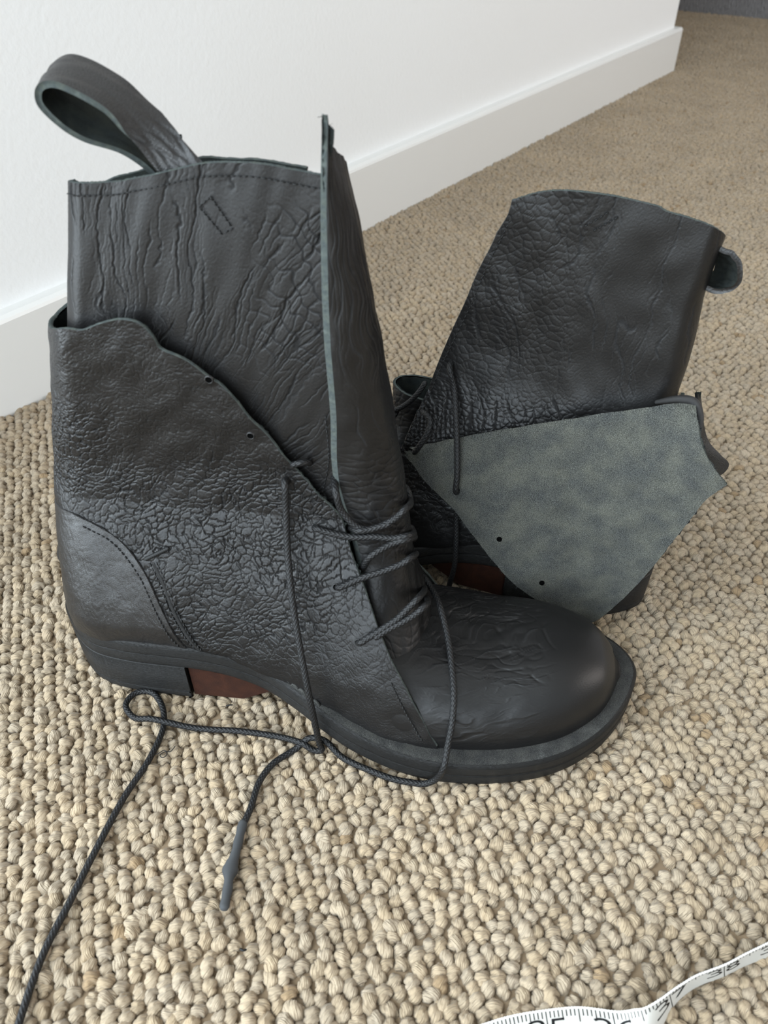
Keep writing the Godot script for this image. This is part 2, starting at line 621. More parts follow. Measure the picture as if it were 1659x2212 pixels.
func build_carpet() -> void:
	var base := PlaneMesh.new()
	var fl := box_piece("floor", block(-1.6, 3.0, -0.05, -0.0034, -1.7, 3.3), mat(Color(0.54, 0.47, 0.385), 0.95, 0.1))
	fl.set_meta("kind", "structure")
	var m := mat(Color(1, 1, 1), 0.85, 0.25)
	m.vertex_color_use_as_albedo = true
	m.heightmap_enabled = true
	m.heightmap_texture = streak_tex(3.4, 0.008, 91, 256, 256)
	m.heightmap_scale = 0.06
	m.rim_enabled = true
	m.rim = 0.25
	m.rim_tint = 0.7
	var rng := RandomNumberGenerator.new()
	rng.seed = 77
	var kinds := []
	for v in 7:
		kinds.append(yarn_loop(rng))
	var rows := [[], [], [], [], [], [], []]
	var cols := [[], [], [], [], [], [], []]
	var dir := Vector3(-sin(0.339), 0, -cos(0.339))
	var across := Vector3(cos(0.339), 0, -sin(0.339))
	var tone := noise(FastNoiseLite.TYPE_SIMPLEX, 0.9, 93, 3)
	for j in range(-110, 560):
		var line := rng.randf_range(-0.4, 0.4)
		for i in range(-330, 620):
			var p := across * ((i + rng.randf_range(-0.17, 0.17)) * 0.0057) + dir * ((j + line * 0.3 + rng.randf_range(-0.2, 0.2) + 0.5 * (i & 1)) * 0.0055)
			if p.z > 0.30 or p.z < -2.9:
				continue
			if absf(p.x) > 0.62 + 0.60 * maxf(-p.z, 0.0):
				continue
			var rel := p - P0
			if rel.dot(e2) < 0.012 and rel.dot(e1) < 1.49 or rel.dot(e1) > 2.2:
				continue
			var k := rng.randi() % 7
			var yaw := rng.randf_range(-0.6, 0.6) - 0.339 + PI / 2
			if rng.randf() < 0.25:
				yaw = rng.randf() * TAU
			var b := Basis(Vector3.UP, yaw) * Basis(Vector3.RIGHT, rng.randf_range(-0.35, 0.35)) * Basis(Vector3.BACK, rng.randf_range(-0.2, 0.2))
			var sc := rng.randf_range(0.88, 1.14)
			b = b.scaled(Vector3(sc, sc * rng.randf_range(0.92, 1.08), sc))
			rows[k].append(Transform3D(b, p + Vector3(0, -0.0050 + rng.randf_range(-0.0005, 0.0004), 0)))
			var t := 1.0 + 0.10 * tone.get_noise_2d(p.x * 9.0, p.z * 9.0) + rng.randf_range(-0.07, 0.07)
			var warm := rng.randf_range(-0.03, 0.03)
			var c := Color(0.345 * t, (0.272 + warm * 0.25) * t, (0.188 + warm * 0.5) * t)
			if rng.randf() < 0.01:
				c = Color(0.27, 0.19, 0.11)
			cols[k].append(c)
	for k in 7:
		var mm := MultiMesh.new()
		mm.transform_format = MultiMesh.TRANSFORM_3D
		mm.use_colors = true
		mm.mesh = kinds[k]
		mm.instance_count = rows[k].size()
		for q in rows[k].size():
			mm.set_instance_transform(q, rows[k][q])
			mm.set_instance_color(q, cols[k][q])
		var o := MultiMeshInstance3D.new()
		o.name = "carpet_pile"
		o.multimesh = mm
		o.material_override = m
		o.set_meta("kind", "stuff")
		fl.add_child(o, true)
		o.transform = fl.transform.affine_inverse()


func yarn_loop(rng: RandomNumberGenerator) -> ArrayMesh:
	# one tuft of the looped pile: a plump twisted three-ply yarn that rises, bends over and dives back
	side = 1.0
	var w := rng.randf_range(1.5, 2.2)
	var h := rng.randf_range(3.0, 3.6)
	var tw := rng.randf_range(1.6, 3.0) * (1.0 if rng.randf() < 0.8 else -1.0)
	var ph := rng.randf() * TAU
	var bend := rng.randf_range(-0.9, 0.9)
	var wob := noise(FastNoiseLite.TYPE_SIMPLEX, 0.35, rng.randi() % 1000)
	sheet(24, 20, func(u, v):
		var th := lerpf(-0.25, PI + 0.25, v)
		var c := Vector3(w * cos(th), h * sin(th), bend * sin(th) * cos(th))
		var rad := Vector3(cos(th), sin(th), 0)
		var a: float = TAU * u
		var lobe := absf(cos(a + ph + tw * th))
		var r := (2.2 + 0.25 * sin(th)) * (0.80 + 0.27 * sqrt(lobe))
		uvmm = Vector2((u + v * tw * 0.25) * 60.0, v * 60.0)
		var d: Vector3 = rad * cos(a) + Vector3(0, 0, 1.12) * sin(a)
		var p := c + d * r
		return p + d * (0.35 * wob.get_noise_3d(p.x, p.y, p.z)), -1.0)
	return grid_mesh()


# ---------------------------------------------------------------- the boots
var q_xb: Lut
var q_r: Lut
var q_bot: Lut
var q_mid: Lut
var s_xb: Lut
var s_r: Lut
var s_w: Lut
var t_xe: Lut
var t_xf: Lut
var t_w: Lut
var sole_b: Lut
var far_k: Lut
var heel_in := 0.0
var lean_k := 0.0
var cells := noise(FastNoiseLite.TYPE_CELLULAR, 1.0, 201)
var cells_b := noise(FastNoiseLite.TYPE_CELLULAR, 1.0, 202)
var soft := noise(FastNoiseLite.TYPE_SIMPLEX, 1.0, 203, 2)


func roll(a: float, r: float) -> Vector2:
	return Vector2(r * (1.0 - cos(a / r)), sin(a / r)) if a < r * PI / 2 else Vector2(r + a - r * PI / 2, 1.0)


# the tall part sags away from the photographer
func lean(y: float) -> float:
	return -16.0 * lean_k * smooth(38.0, 138.0, y)


# outer wall of the boot (quarters): a is the way round from the back seam, y the height
func on_quarter(a: float, y: float) -> Vector3:
	var r := q_r.at(y)
	var c := roll(absf(a), r)
	var x := q_xb.at(y) + c.x
	var foot := 18.0 + 24.0 * clampf(1.0 - (x - 70.0) / 60.0, 0.0, 1.0)
	var t := clampf((y - foot) / (112.0 - foot), 0.0, 1.0)
	var mid := q_mid.at(x)
	var w := mid + (q_bot.at(x) - mid) * (1.0 - pow(t, 1.25))
	w -= 3.5 * (1.0 - smooth(foot - 4.0, foot + 12.0, y)) * clampf((150.0 - x) / 30.0, 0.0, 1.0)
	w = lerpf(w, 23.0, smooth(112.0, 192.0, y)) * c.y
	return Vector3(x, y, (w if a >= 0.0 else -w * far_k.at(x)) + lean(y))


func on_shaft(a: float, y: float) -> Vector3:
	var c := roll(absf(a), s_r.at(y))
	var w := s_w.at(y) * c.y
	return Vector3(s_xb.at(y) + c.x, y, (w if a >= 0.0 else -w * 0.8) + lean(y))


func on_tongue(p: float, y: float) -> Vector3:
	var xe := t_xe.at(y)
	return Vector3(xe + (t_xf.at(y) - xe) * pow(maxf(cos(p), 0.0), 0.9), y, t_w.at(y) * sin(p) + lean(y))


func crack(x: float, y: float, w: float, n: FastNoiseLite) -> float:
	return 1.0 - smooth(0.0, w, n.get_noise_2d(x, y) + 1.0)


func crease(n: float, w: float) -> float:
	return exp(-n * n / (w * w))


func groove(x: float, y: float, w: float, n: FastNoiseLite) -> float:
	return exp(-maxf(n.get_noise_2d(x, y) + 1.0, 0.0) / w)


func lines(phase: float, w: float) -> float:
	var v := sin(phase)
	return exp(-v * v / (w * w))


# the swells of the sheets plus the creases that are deep enough to shade
var punched := []


func relief_quarter(p: Vector3, uv: Vector2) -> float:
	var keep := 1.0
	for h: Vector2 in punched:
		keep = minf(keep, smooth(1.6, 4.5, h.distance_to(uv)))
	return keep * (0.7 * soft.get_noise_2d(uv.x * 0.035, uv.y * 0.03) + grain_quarter(uv.x, uv.y))


func relief_shaft(p: Vector3, uv: Vector2) -> float:
	var fade := smooth(70, 100, uv.y)
	return fade * (0.6 * soft.get_noise_2d(uv.x * 0.045, uv.y * 0.012) + grain_shaft(uv.x, uv.y - 60.0))


func relief_shaft_soft(p: Vector3, uv: Vector2) -> float:
	return 0.8 * soft.get_noise_2d(uv.x * 0.03, uv.y * 0.02) + grain_shaft_soft(uv.x, uv.y - 60.0) - 0.8 * smooth(112, 124, uv.x) * (1.0 - smooth(105, 125, uv.y)) * absf(sin(uv.x * 1.3))


func relief_tongue(p: Vector3, uv: Vector2) -> float:
	return 0.5 * soft.get_noise_2d(uv.x * 0.06, uv.y * 0.03) + grain_tongue(uv.x, uv.y) * smooth(0.0, 4.0, uv.x)


func relief_vamp(p: Vector3, uv: Vector2) -> float:
	var band := smooth(180, 205, p.x) * (1.0 - smooth(236, 254, p.x)) * smooth(24, 36, p.y)
	return band * 0.3 * soft.get_noise_2d((p.x - p.z) * 0.022, (p.z + 0.5 * p.x) * 0.06) + grain_vamp(uv.x - 160.0, uv.y)


# what the skin's own grain and creases are made of, in millimetres
func grain_quarter(a: float, y: float) -> float:
	var wx := 3.2 * soft.get_noise_2d(a * 0.035, y * 0.035) + 0.5 * soft.get_noise_2d(a * 0.3, y * 0.3)
	var wy := 3.2 * soft.get_noise_2d(a * 0.035 + 40.0, y * 0.035) + 0.5 * soft.get_noise_2d(a * 0.3 + 9.0, y * 0.3)
	var patchy := 0.6 + 0.4 * smooth(-0.25, 0.25, soft.get_noise_2d(a * 0.025 + 60.0, y * 0.025))
	var c := smooth(26, 60, y) * (1.0 - smooth(108, 150, y - a * 0.10)) * smooth(20, 44, a) * patchy
	c *= 1.0 - 0.75 * smooth(140, 185, a + 0.5 * (70.0 - y))
	c = maxf(c, 0.9 * smooth(98, 120, y) * (1.0 - smooth(152, 174, y)) * (1.0 - smooth(25, 66, a)))
	var k := a * 0.88 + y * 0.42 + wx
	var l := y * 0.90 - a * 0.40 + wy
	var d1 := maxf(cells.get_noise_2d(k / 4.0 + 13.0, l / 3.2) + 1.0, 0.0)
	var h := c * (0.26 * sqrt(minf(d1, 0.5)) - 0.55 * exp(-d1 / 0.055))
	var dg := a * 0.82 + y * 0.57 + wx * 0.8
	h -= 0.30 * c * smooth(-0.2, 0.2, soft.get_noise_2d(a * 0.04 + 71.0, y * 0.04)) * lines(dg * 0.75 + 2.0 * soft.get_noise_2d(a * 0.05 + 14.0, y * 0.05), 0.22)
	h -= 0.07 * c * exp(-maxf(cells_b.get_noise_2d(k / 2.0 + 9.0, l / 1.7) + 1.0, 0.0) / 0.09)
	var up := smooth(104, 150, y - a * 0.10)
	var d2 := maxf(cells_b.get_noise_2d((a + wx * 2.0) / 4.6, (y + 0.12 * a + wy * 1.6) / 1.9) + 1.0, 0.0)
	h += (0.2 + 0.5 * up) * (0.10 * sqrt(minf(d2, 0.5)) - 0.20 * exp(-d2 / 0.08))
	h -= 0.12 * up * lines((a * 0.5 + y) * 0.35 + 3.0 * soft.get_noise_2d(a * 0.04 + 24.0, y * 0.04), 0.10) * smooth(0.0, 0.3, soft.get_noise_2d(a * 0.05 + 81.0, y * 0.05))
	return h + 0.03 * soft.get_noise_2d(a * 0.9, y * 0.9)


func grain_shaft(a: float, yy: float) -> float:
	var y := yy + 60.0
	var wx := 3.0 * soft.get_noise_2d(a * 0.03, y * 0.02) + 0.5 * soft.get_noise_2d(a * 0.2, y * 0.2)
	var sx := a + wx - 0.45 * (y - 205.0) * smooth(55, 110, a) + 0.14 * (y - 200.0) * (1.0 - smooth(40, 80, a))
	var m1 := smooth(-0.12, 0.28, soft.get_noise_2d(sx * 0.05 + 9.0, y * 0.015))
	var m2 := smooth(-0.05, 0.30, soft.get_noise_2d(sx * 0.06 + 19.0, y * 0.022))
	var h := -0.34 * m1 * lines(sx * 0.48 + 1.7 * soft.get_noise_2d(sx * 0.03 + 3.0, y * 0.018), 0.15)
	h -= 0.22 * m2 * lines(sx * 0.95 + 2.2 * soft.get_noise_2d(sx * 0.05 + 50.0, y * 0.025), 0.24)
	h -= 0.10 * m1 * lines(sx * 1.7 + 2.4 * soft.get_noise_2d(sx * 0.08 + 80.0, y * 0.05), 0.35)
	h += 0.10 * m1 * soft.get_noise_2d(sx * 0.10 + 11.0, y * 0.014)
	var net := smooth(70, 98, a) * smooth(168, 198, y) * (1.0 - smooth(242, 250, y))
	h -= 0.24 * net * lines(a * 0.36 + y * 0.40 + 2.2 * soft.get_noise_2d(a * 0.05 + 33.0, y * 0.05), 0.20)
	h -= 0.20 * net * m1 * lines(a * 0.62 - y * 0.22 + 2.2 * soft.get_noise_2d(a * 0.06 + 43.0, y * 0.05), 0.20)
	var low := 1.0 - smooth(110, 165, y)
	h -= 0.22 * low * groove(a / 4.6 + wx * 0.1, y / 3.6, 0.08, cells_b)
	h -= 0.03 * groove(a / 1.5, y / 1.6, 0.10, cells_b)
	return h + 0.03 * soft.get_noise_2d(a * 0.9, y * 0.9)


func grain_shaft_soft(a: float, yy: float) -> float:
	var y := yy + 60.0
	var wx := 3.0 * soft.get_noise_2d(a * 0.025 + 3.0, y * 0.02) + 0.4 * soft.get_noise_2d(a * 0.25, y * 0.25)
	var low := 1.0 - smooth(112, 142, y)
	var sx := a + wx - 0.30 * (y - 140.0) * smooth(40, 110, a)
	var m1 := smooth(-0.05, 0.35, soft.get_noise_2d(sx * 0.05 + 29.0, y * 0.015))
	var h := -(0.16 + 0.30 * low) * maxf(m1, low * 0.8) * lines(sx * 0.38 + 2.2 * soft.get_noise_2d(sx * 0.03 + 5.0, y * 0.02), 0.20)
	h -= 0.08 * m1 * lines(sx * 0.8 + 2.4 * soft.get_noise_2d(sx * 0.05 + 44.0, y * 0.03), 0.25)
	var net := smooth(42, 74, a) * smooth(140, 190, y + a * 0.35)
	var d1 := maxf(cells_b.get_noise_2d((a * 0.9 + y * 0.35 + wx) / 4.2, (y * 0.95 - a * 0.3) / 3.2) + 1.0, 0.0)
	h += 0.45 * net * (0.20 * sqrt(minf(d1, 0.5)) - 0.22 * exp(-d1 / 0.075))
	var d2 := maxf(cells.get_noise_2d((a + wx * 0.6) / 3.6, (y + wx * 0.4) / 2.6) + 1.0, 0.0)
	h += low * (0.30 * sqrt(minf(d2, 0.5)) - 0.24 * exp(-d2 / 0.075))
	h -= 0.03 * groove(a / 1.5, y / 1.6, 0.10, cells_b)
	return h + 0.03 * soft.get_noise_2d(a * 0.9, y * 0.9)


func grain_tongue(a: float, y: float) -> float:
	var wx := 2.6 * soft.get_noise_2d(a * 0.05 + 13.0, y * 0.03)
	var up := smooth(150, 225, y)
	var m := smooth(-0.1, 0.3, soft.get_noise_2d(a * 0.05 + 39.0, y * 0.02))
	var h := -0.24 * up * lines((a + wx) * 0.75 + 1.2 * soft.get_noise_2d(a * 0.04 + 6.0, y * 0.02), 0.28)
	h -= 0.14 * up * lines((a + wx) * 1.5 + 1.5 * soft.get_noise_2d(a * 0.08 + 26.0, y * 0.03), 0.32)
	h -= 0.20 * m * (1.0 - up) * lines((a + wx) * 0.26 + y * 0.03 + 2.4 * soft.get_noise_2d(a * 0.03 + 8.0, y * 0.02), 0.10)
	var d1 := maxf(cells.get_noise_2d((a + wx) / 6.5, (y + 0.2 * a) / 3.2) + 1.0, 0.0)
	var mid := 0.2 + 0.8 * smooth(84, 100, y) * (1.0 - smooth(130, 156, y))
	h += (1.0 - up) * mid * (0.16 * sqrt(minf(d1, 0.5)) - 0.22 * exp(-d1 / 0.08))
	h -= 0.22 * (1.0 - smooth(40, 76, y)) * lines((y + 0.35 * a) * 0.9 + 1.6 * soft.get_noise_2d(a * 0.05 + 25.0, y * 0.06), 0.30)
	h -= 0.04 * groove(a / 2.0, y / 1.6, 0.10, cells_b)
	return h + 0.03 * soft.get_noise_2d(a * 0.9, y * 0.9)


func grain_vamp(xx: float, w: float) -> float:
	var x := xx + 160.0
	var c := w - 72.0
	var band := smooth(178, 206, x) * (1.0 - smooth(240, 264, x))
	var wx := 4.0 * soft.get_noise_2d(x * 0.03 + 23.0, w * 0.04)
	var l := c - 0.50 * (x - 215.0) + 0.0045 * (x - 215.0) * (x - 215.0) + wx
	var m1 := smooth(-0.2, 0.3, soft.get_noise_2d(x * 0.03 + 91.0, w * 0.06))
	var m2 := smooth(-0.1, 0.3, soft.get_noise_2d(x * 0.04 + 17.0, w * 0.08))
	var th := atan2(w - 60.0, x - 190.0)
	var rad := Vector2(w - 60.0, x - 190.0).length()
	var fan := smooth(8, 20, rad) * (1.0 - smooth(58, 84, rad)) * smooth(-0.35, 0.05, th) * (1.0 - smooth(250, 264, x))
	var fade := smooth(-0.15, 0.25, soft.get_noise_2d(x * 0.05 + 51.0, w * 0.05))
	var ripple := fan * (0.30 * fade * lines(th * 9.0 + 2.0 * soft.get_noise_2d(x * 0.025 + 61.0, w * 0.03) + rad * 0.012, 0.20) + 0.14 * lines(th * 21.0 + 2.4 * soft.get_noise_2d(x * 0.04 + 66.0, w * 0.05), 0.30))
	var h := ripple - 0.30 * band * (0.25 + 0.75 * smooth(36, 56, w)) * m1 * lines(l * 0.46 + 1.3 * soft.get_noise_2d(x * 0.03 + 4.0, w * 0.05), 0.14)
	h -= 0.16 * band * (0.3 + 0.7 * smooth(36, 56, w)) * m2 * lines(l * 1.05 + 2.0 * soft.get_noise_2d(x * 0.05 + 44.0, w * 0.07), 0.26)
	h += 0.12 * band * m1 * soft.get_noise_2d(x * 0.02, l * 0.09)
	var flank := (1.0 - smooth(16, 44, w)) * smooth(172, 190, x) * (1.0 - smooth(258, 285, x))
	h -= 0.05 * flank * m2 * lines(w * 0.55 + x * 0.10 + 2.6 * soft.get_noise_2d(x * 0.04 + 70.0, w * 0.06), 0.18)
	return h - 0.02 * groove(x / 1.4, w / 1.4, 0.10, cells_b) + 0.012 * soft.get_noise_2d(x * 0.9, w * 0.9)


# a skin from its grain: relief, and a roughness that is polished on the tops and dull in the cracks
func skin_of(f: Callable, sx: float, sy: float, w: int, h: int, rough := 0.38) -> StandardMaterial3D:
	var d := PackedFloat32Array()
	d.resize(w * h)
	var r := PackedByteArray()
	r.resize(w * h)
	for y in h:
		for x in w:
			var v := float(f.call((x + 0.5) / w * sx, (y + 0.5) / h * sy))
			d[y * w + x] = clampf((v + 1.4) / 2.0, 0.0, 1.0)
			r[y * w + x] = int(255.0 * lerpf(rough, 0.92, smooth(0.02, 0.24, -v)))
	var m := bump(mat(Color(0.075, 0.072, 0.072), 1.0, 0.43), ImageTexture.create_from_image(Image.create_from_data(w, h, false, Image.FORMAT_RF, d.to_byte_array())), 0.07)
	m.roughness_texture = grey_image(w, h, r)
	m.roughness_texture_channel = BaseMaterial3D.TEXTURE_CHANNEL_RED
	m.uv1_scale = Vector3(60.0 / sx, 60.0 / sy, 1)
	return m


func shape_tables() -> void:
	q_bot = Lut.new([0, 32, 75, 32.5, 100, 34, 117, 36.5, 130, 40, 149, 48, 173, 55, 200, 57])
	q_mid = Lut.new([0, 19, 60, 19.5, 110, 20, 150, 22, 180, 21.5])
	sole_b = Lut.new([0, 25, 78, 25, 97, 23, 117, 18, 130, 15, 149, 11, 164, 6.5, 195, 0.6, 225, 0, 255, 0.6, 285, 3.2, 304, 6.5])
	far_k = Lut.new([100, 1.0, 150, 0.8, 173, 0.72, 205, 0.68])
	t_xe = Lut.new([15, 180, 40, 178, 60, 172, 100, 162, 130, 157.5, 165, 155.5, 200, 153.5, 230, 153.5, 260, 155.5, 290, 158])
	t_w = Lut.new([20, 46, 42, 40, 60, 31, 80, 24, 100, 20, 130, 18.5, 180, 18, 230, 16.5, 280, 14])


func outline() -> PackedVector3Array:
	var near := [Vector2(-3, 0), Vector2(0, 9), Vector2(8, 17), Vector2(25, 27), Vector2(45, 31), Vector2(72, 32), Vector2(100, 33), Vector2(117, 35.5), Vector2(134, 43), Vector2(149, 51.5), Vector2(166, 58.5), Vector2(190, 64), Vector2(214, 65.5), Vector2(240, 62.5), Vector2(262, 55.5), Vector2(280, 44), Vector2(293, 29.5), Vector2(301, 14)]
	var far := [Vector2(303.5, 2), Vector2(300, -9), Vector2(290, -21), Vector2(274, -32), Vector2(250, -41), Vector2(218, -45), Vector2(196, -45), Vector2(173, -42), Vector2(149, -37), Vector2(130, -34), Vector2(100, -32), Vector2(72, -32), Vector2(45, -31), Vector2(25, -27), Vector2(8, -17), Vector2(0, -9)]
	var p := []
	for q: Vector2 in near + far:
		p.append(Vector3(q.x + heel_in * pow(clampf(1.0 - (q.x + 3.0) / 32.0, 0.0, 1.0), 1.3), 0, q.y))
	return spline(p, 1.8, true)


# a band that follows a closed outline: prof lists (inset, height above the given floor)
func loft(line: PackedVector3Array, prof: Array, floor_of: Callable, close_bottom: bool, close_top: bool) -> ArrayMesh:
	var n := line.size() - 1
	var nrm := PackedVector3Array()
	for i in n + 1:
		var t := line[(i + 1) % n] - line[posmod(i - 1, n)]
		nrm.append(Vector3(-t.z, 0, t.x).normalized())
	var c := Vector3.ZERO
	for i in n:
		c += line[i] / n
	var sgn := 1.0 if nrm[0].dot(c - line[0]) > 0 else -1.0
	var rows := prof.duplicate()
	if close_bottom:
		rows.push_front(Vector2(999, rows[0].y))
	if close_top:
		rows.push_back(Vector2(999, rows[rows.size() - 1].y))
	var p := PackedVector3Array()
	var uv := PackedVector2Array()
	for r: Vector2 in rows:
		for i in n + 1:
			var q := line[i] + nrm[i] * sgn * r.x
			if r.x > 900.0:
				q = Vector3(clampf(line[i].x, 12, 285), 0, 4)
			q.y = float(floor_of.call(line[i].x)) + r.y
			p.append(q)
			uv.append(Vector2(i * 1.8, r.y * 4.0))
	var guide := PackedVector3Array()
	for j in rows.size():
		for i in n + 1:
			guide.append(-nrm[i] * sgn)
	return grid_like(n, rows.size() - 1, p, guide, uv)


func build_sole(b: Node3D) -> void:
	var line := outline()
	var fl := func(x): return sole_b.at(x)
	add(b, "outsole", loft(line, [Vector2(6, 0), Vector2(1.0, 0), Vector2(0.2, 0.9), Vector2(0, 3), Vector2(0, 6.8), Vector2(0.7, 7.7)], fl, true, false), m_sole)
	add(b, "midsole", loft(line, [Vector2(1.0, 7.5), Vector2(0.2, 8.1), Vector2(0, 9), Vector2(0, 13.4), Vector2(0.7, 14.5), Vector2(1.8, 15)], fl, false, false), m_sole)
	add(b, "welt", loft(line, [Vector2(1.8, 14.9), Vector2(3.0, 15.3), Vector2(4.5, 15.5), Vector2(7.5, 15.6), Vector2(9.5, 15.4), Vector2(12, 14.5)], fl, false, true), m_welt)
	# stitches of the welt, sunk between sole edge and upper
	var ring := PackedVector3Array()
	var up := PackedVector3Array()
	for i in line.size():
		if line[i].x < 84.0 or line[i].x > 150.0 or line[i].z < 0.0:
			continue
		var t := line[mini(i + 1, line.size() - 1)] - line[maxi(i - 1, 0)]
		var q := line[i] + Vector3(-t.z, 0, t.x).normalized() * (6.0 if line[i].x > 150 else 3.0) * (1.0 if Vector3(-t.z, 0, t.x).dot(Vector3(160, 0, 5) - line[i]) > 0 else -1.0)
		q.y = sole_b.at(line[i].x) + 15.7
		ring.append(q)
		up.append(Vector3.UP)
	add(b, "welt_stitching", stitches(ring, up, 3.4, 1.2, 0.75), m_welt, "stuff")
	var heel := []
	for i in line.size() - 1:
		if line[i].x <= 76.0:
			heel.append(line[i])
	# walk round: far side first, then near, then across the breast
	var k := 0
	for i in heel.size():
		if i > 0 and heel[i].distance_to(heel[i - 1]) > 20.0:
			k = i
	var ordered := heel.slice(k) + heel.slice(0, k)
	var e0: Vector3 = ordered[ordered.size() - 1]
	var e9: Vector3 = ordered[0]
	for q in range(0, 31):
		ordered.append(e0.lerp(e9, q / 30.0))
	var hl := PackedVector3Array(ordered)
	hl.append(ordered[0])
	var zero := func(x): return 0.0
	add(b, "heel_block", loft(hl, [Vector2(0.8, 5.0), Vector2(0.25, 5.6), Vector2(0.2, 12), Vector2(0.0, 25.4)], zero, false, true), m_sole)
	add(b, "heel_lift", loft(hl, [Vector2(2.0, 0.0), Vector2(0.9, 0.2), Vector2(0.5, 0.8), Vector2(0.3, 4.4), Vector2(1.0, 5.1)], zero, true, false), m_sole)
	# brown leather waist piece that fills the arch in front of the heel
	var pr := [Vector2(76, 24.5), Vector2(76, 1.6), Vector2(103, 1.2), Vector2(121, 12.0), Vector2(121, 17.5)]
	var st := SurfaceTool.new()
	st.begin(Mesh.PRIMITIVE_TRIANGLES)
	st.set_smooth_group(-1)
	var zz := [-26.0, -25.0, 29.5, 30.5]
	for i in 5:
		var a: Vector2 = pr[i]
		var c: Vector2 = pr[(i + 1) % 5]
		for s in 3:
			var ins0 := 0.8 if s == 0 else 0.0
			var ins1 := 0.8 if s == 2 else 0.0
			var cen := Vector2(98, 12)
			var pa := [a.move_toward(cen, ins0), c.move_toward(cen, ins0), c.move_toward(cen, ins1), a.move_toward(cen, ins1)]
			var z := [zz[s], zz[s], zz[s + 1], zz[s + 1]]
			for q in [0, 1, 2, 0, 2, 3]:
				st.set_uv(Vector2(pa[q].x + pa[q].y * 0.3, pa[q].y + z[q]) / 60.0)
				st.add_vertex(at_mm(Vector3(pa[q].x, pa[q].y, z[q])))
	for z: float in [-26.0, 30.5]:
		for i in [1, 2, 3]:
			var tri := [pr[0], pr[i], pr[i + 1]]
			for q: Vector2 in tri:
				var w := q.move_toward(Vector2(98, 12), 0.8)
				st.set_uv(w / 60.0)
				st.add_vertex(at_mm(Vector3(w.x, w.y, z)))
	st.generate_normals()
	add(b, "waist_piece", st.commit(), m_shank)


func build_vamp(b: Node3D) -> void:
	var wn := Lut.new([160, 47, 180, 54, 200, 56, 218, 56, 240, 53, 262, 46, 276, 37, 287, 26, 293, 16])
	var wf := Lut.new([160, 32, 200, 36, 218, 36, 250, 32, 274, 23, 287, 13, 293, 6])
	var hh := Lut.new([165, 38, 185, 36, 200, 34, 215, 31.5, 230, 30, 245, 31, 258, 31, 270, 28.5, 281, 23, 289, 15.5, 294, 9])
	var f := func(u, v):
		var s: float = u
		var x := 166.0 + 130.5 * (1.0 - pow(1.0 - s, 1.7))
		var close := sqrt(clampf(1.0 - pow(clampf((x - 282.0) / 14.5, 0.0, 1.0), 2.2), 0.0, 1.0))
		var ph: float = PI * v
		var cz := signf(cos(ph)) * pow(absf(cos(ph)), 0.72)
		var sy := pow(maxf(sin(ph), 0.0), 0.82)
		var n := wn.at(x) * close
		var fa := wf.at(x) * close
		var c := (n - fa) * 0.5 + (1.0 - close) * 4.0
		var y := sole_b.at(x) + 14.5 + (hh.at(x)) * sy * (0.35 + 0.65 * close) * (close if x > 290 else 1.0)
		uvmm = Vector2(x, v * 150.0)
		return Vector3(x, y, c + (n + fa) * 0.5 * cz)
	sheet(300, 260, f, -1.0, relief_vamp)
	for q in g_uv.size():
		g_uv[q].x -= 160.0
	add(b, "vamp", grid_mesh(), m_vamp)


# a quarter of one flank (s = 1 faces the near side): rows run from the welt up to the cut edge
func build_quarter(b: Node3D, top: Array, s: float, nu: int, nv: int) -> MeshInstance3D:
	var pts := []
	for q: Vector2 in top:
		pts.append(Vector3(q.x, q.y, 0))
	var e := resample_n(spline(pts, 1.0), nu)
	var a_end: float = e[nu].x
	var fray := noise(FastNoiseLite.TYPE_SIMPLEX, 0.8, 301, 2)
	sheet(nu, nv, func(u, v):
		var i := clampi(roundi(u * nu), 0, nu)
		var ab: float = a_end * u
		var xb: float = q_xb.at(35) + roll(ab, q_r.at(35)).x
		var yb: float = sole_b.at(xb) + 13.8
		var a := lerpf(ab, e[i].x, v)
		var y := lerpf(yb, e[i].y, v)
		uvmm = Vector2(a, y)
		return on_quarter(a * s, y), s, relief_quarter)
	var o := add(b, "quarter", grid_mesh(), m_quarter)
	add(o, "flesh_side", flesh_mesh(1.9), m_lining)
	edge_sign = -s
	add(o, "cut_edge", edge_mesh(row_ids(nv), 1.8, 0.08), m_edge)
	return o


func fuzz(line: PackedVector3Array, away: Vector3, count: int, longest: float, sd: int) -> ArrayMesh:
	var rng := RandomNumberGenerator.new()
	rng.seed = sd
	var st := SurfaceTool.new()
	st.begin(Mesh.PRIMITIVE_TRIANGLES)
	for i in count:
		var p := line[rng.randi() % line.size()]
		var l := rng.randf_range(0.3, 1.0) * longest
		var d := (away + Vector3(rng.randf_range(-0.8, 0.8), rng.randf_range(-0.8, 0.8), rng.randf_range(-0.5, 0.5))).normalized()
		var c := Vector3(rng.randf_range(-0.6, 0.6), rng.randf_range(-0.6, 0.6), rng.randf_range(-0.4, 0.4)) * l
		st.append_from(tube(PackedVector3Array([p - d * 0.3, p + d * l * 0.4 + c * 0.1, p + d * l * 0.75 + c * 0.4, p + d * l + c * 0.8]), rng.randf_range(0.05, 0.10), 4, false), 0, Transform3D())
	return st.commit()


func edge_points(idx: PackedInt32Array, depth: float) -> PackedVector3Array:
	var o := PackedVector3Array()
	for i in idx:
		o.append(g_p[i] - g_n[i] * depth)
	return o


